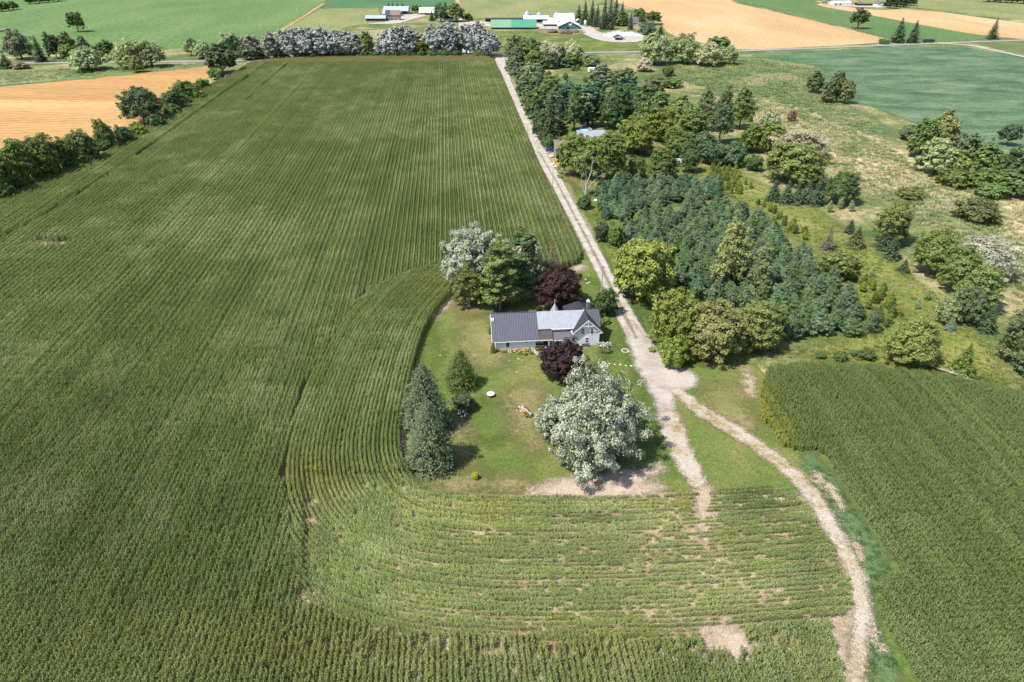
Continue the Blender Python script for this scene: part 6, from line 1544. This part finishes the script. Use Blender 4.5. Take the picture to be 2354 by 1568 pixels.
# ---- vehicles
def car(name, g_, rz, col, label, L=4.5, W=1.8, Hh=1.55, suv=True):
    o = empty(name, (g_[0], g_[1], 0), rz); tag(o, label, 'car')
    M[name] = plain(name + '_paint', col, .25, .6, .2, .05)
    prof = [(-L / 2, .35), (-L / 2, .85), (-L / 2 + .15, .95), (-L / 2 + .3, Hh * .97), (-L * .1, Hh), (L * .12, Hh * .97), (L * .27, .98), (L * .45, .86), (L / 2, .7), (L / 2, .35)]
    mb = MB()
    def wd(z): return W / 2 * (1 if z < 1.0 else .82)
    for s in (-1, 1):
        f = [(x, s * wd(z), z) for x, z in prof]
        mb.poly(f if s < 0 else f[::-1])
    for i in range(len(prof)):
        (x0, z0), (x1, z1) = prof[i], prof[(i + 1) % len(prof)]
        mb.poly([(x0, wd(z0), z0), (x1, wd(z1), z1), (x1, -wd(z1), z1), (x0, -wd(z0), z0)])
    mb.build('body', M[name], o)
    MB().poly([(L * .13, .66, Hh * .95), (L * .13, -.66, Hh * .95), (L * .262, -.78, 1.02), (L * .262, .78, 1.02)][::-1]).build('windscreen', M['glass'], o).location = (.012, 0, .012)
    MB().poly([(-L / 2 + .285, -.66, Hh * .93), (-L / 2 + .285, .66, Hh * .93), (-L / 2 + .16, .78, 1.0), (-L / 2 + .16, -.78, 1.0)][::-1]).build('rear_window', M['glass'], o).location = (-.02, 0, .0)
    for s in (-1, 1):
        MB().poly([(-L * .38, s * (W / 2 * .93), 1.05), (L * .2, s * (W / 2 * .93), 1.05), (L * .1, s * (W / 2 * .85), Hh * .93), (-L * .34, s * (W / 2 * .85), Hh * .93)][::(1 if s < 0 else -1)]).build('side_window', M['glass'], o)
        for x in (-L * .31, L * .31):
            wl = MB().tube([(x, s * (W / 2 - .2), .33), (x, s * (W / 2 + .02), .33)], .33, 16).build('wheel', M['black_metal'], o)
            MB().tube([(x, s * (W / 2 + .02), .33), (x, s * (W / 2 + .035), .33)], .19, 12).build('rim', M['bin_metal'], wl)
        MB().box(L / 2 - .06, L / 2 + .012, s * .6 - .18, s * .6 + .18, .6, .74).build('headlight', M['white_paint'], o)
        MB().box(-L / 2 - .012, -L / 2 + .05, s * .7 - .12, s * .7 + .12, .72, .95).build('tail_light', M['red'], o)
    return o
car('blue_car', G(1267, 349), math.radians(8), (.02, .04, .18), 'dark blue station wagon parked by the brown shed', 4.8, 1.9, 1.6)
car('dark_car', G(1135, 134.5), math.radians(95), (.03, .035, .045), 'dark car at the junction of lane and highway', 4.6, 1.85, 1.5)
g_ = G(1360, 166)
o = empty('camper_trailer', (g_[0], g_[1], 0), .2); tag(o, 'white camper trailer parked beside the pale willow', 'trailer')
MB().box(-2.4, 2.4, -1.1, 1.1, .5, 2.9).build('body', M['white_paint'], o); MB().box(-1.6, -.8, -1.13, -1.09, 1.6, 2.2).build('window', M['glass'], o); MB().box(.6, 1.2, -1.13, -1.09, .6, 2.3).build('door', M['trim'], o)
for s in (-1, 1): MB().tube([(0, s * 1.0, .35), (0, s * 1.16, .35)], .35, 14).build('wheel', M['black_metal'], o)
g_ = G(2133, 98); o = empty('farm_wagon', (g_[0], g_[1], 0), .1); tag(o, 'dark green farm wagon parked beside the highway', 'wagon')
M['wagon_green'] = plain('wagon_green', (.02, .07, .045), .5, .4)
mb = MB(); mb.slab([(-4.6, -1.3, .9), (4.6, -1.3, .9), (5.0, -1.6, 2.6), (-5.0, -1.6, 2.6)], .08); mb.slab([(5.0, 1.6, 2.6), (4.6, 1.3, .9), (-4.6, 1.3, .9), (-5.0, 1.6, 2.6)], .08); mb.box(-4.6, 4.6, -1.3, 1.3, .8, .9); mb.box(-5.0, -4.7, -1.5, 1.5, .9, 2.6); mb.box(4.7, 5.0, -1.5, 1.5, .9, 2.6); mb.build('box', M['wagon_green'], o)
for x in (-3.2, 3.2):
    for s in (-1, 1): MB().tube([(x, s * .9, .5), (x, s * 1.25, .5)], .5, 14).build('wheel', M['black_metal'], o)
g_ = G(981, 34.5); o = empty('red_tractor', (g_[0], g_[1], 0), .3); tag(o, 'red tractor parked in front of the white-roofed barn', 'tractor')
MB().box(-.2, 1.9, -.45, .45, .9, 1.7).build('bonnet', M['red'], o); MB().box(-1.6, -.2, -.7, .7, 1.3, 2.7).build('cab', M['glass'], o); MB().box(-1.7, -.1, -.8, .8, 2.7, 2.85).build('cab_roof', M['red'], o)
for s in (-1, 1): MB().tube([(-1.0, s * .75, .85), (-1.0, s * 1.15, .85)], .85, 16).build('rear_wheel', M['black_metal'], o); MB().tube([(1.4, s * .6, .45), (1.4, s * .9, .45)], .45, 14).build('front_wheel', M['black_metal'], o)

# ---- fallen log by the right corn
lg = empty('fallen_tree', (*G(2190, 862), 0)); tag(lg, 'fallen grey tree trunk lying along the corn head', 'log')
a = G(2128, 842) - G(2190, 862); b = G(2238, 880) - G(2190, 862)
MB().tube([(a[0], a[1], .5), (0, 0, .45), (b[0], b[1], .3)], [.08, .22, .34], 7).build('trunk', M['pale_bark'], lg)
for f, d in ((.5, (1.2, -1.6, .7)), (.7, (-1.4, -1.2, .5)), (.6, (-.3, 1.8, .9)), (.85, (.8, -1.2, .4))):
    p0 = np.array((a[0] * (1 - f) + b[0] * f, a[1] * (1 - f) + b[1] * f, .4)); MB().tube([tuple(p0), tuple(p0 + np.array(d))], [.1, .03], 5).build('branch', M['pale_bark'], lg)
rp = rock('root_plate', 2240, 881, .9, 'brown upturned root mass at the end of the fallen tree', 'bark', 'roots')

for i, (x, y, s_, l) in enumerate([(1270, 76, 5.0, 'brown manure heap left in front of the dairy barn'), (1300, 79, 6.0, 'broad brown manure heap in front of the dairy barn'), (1322, 75, 3.6, 'small brown manure heap right of the dairy barn door')]): rock('manure_heap', x, y, s_, l, 'bark', 'heap')
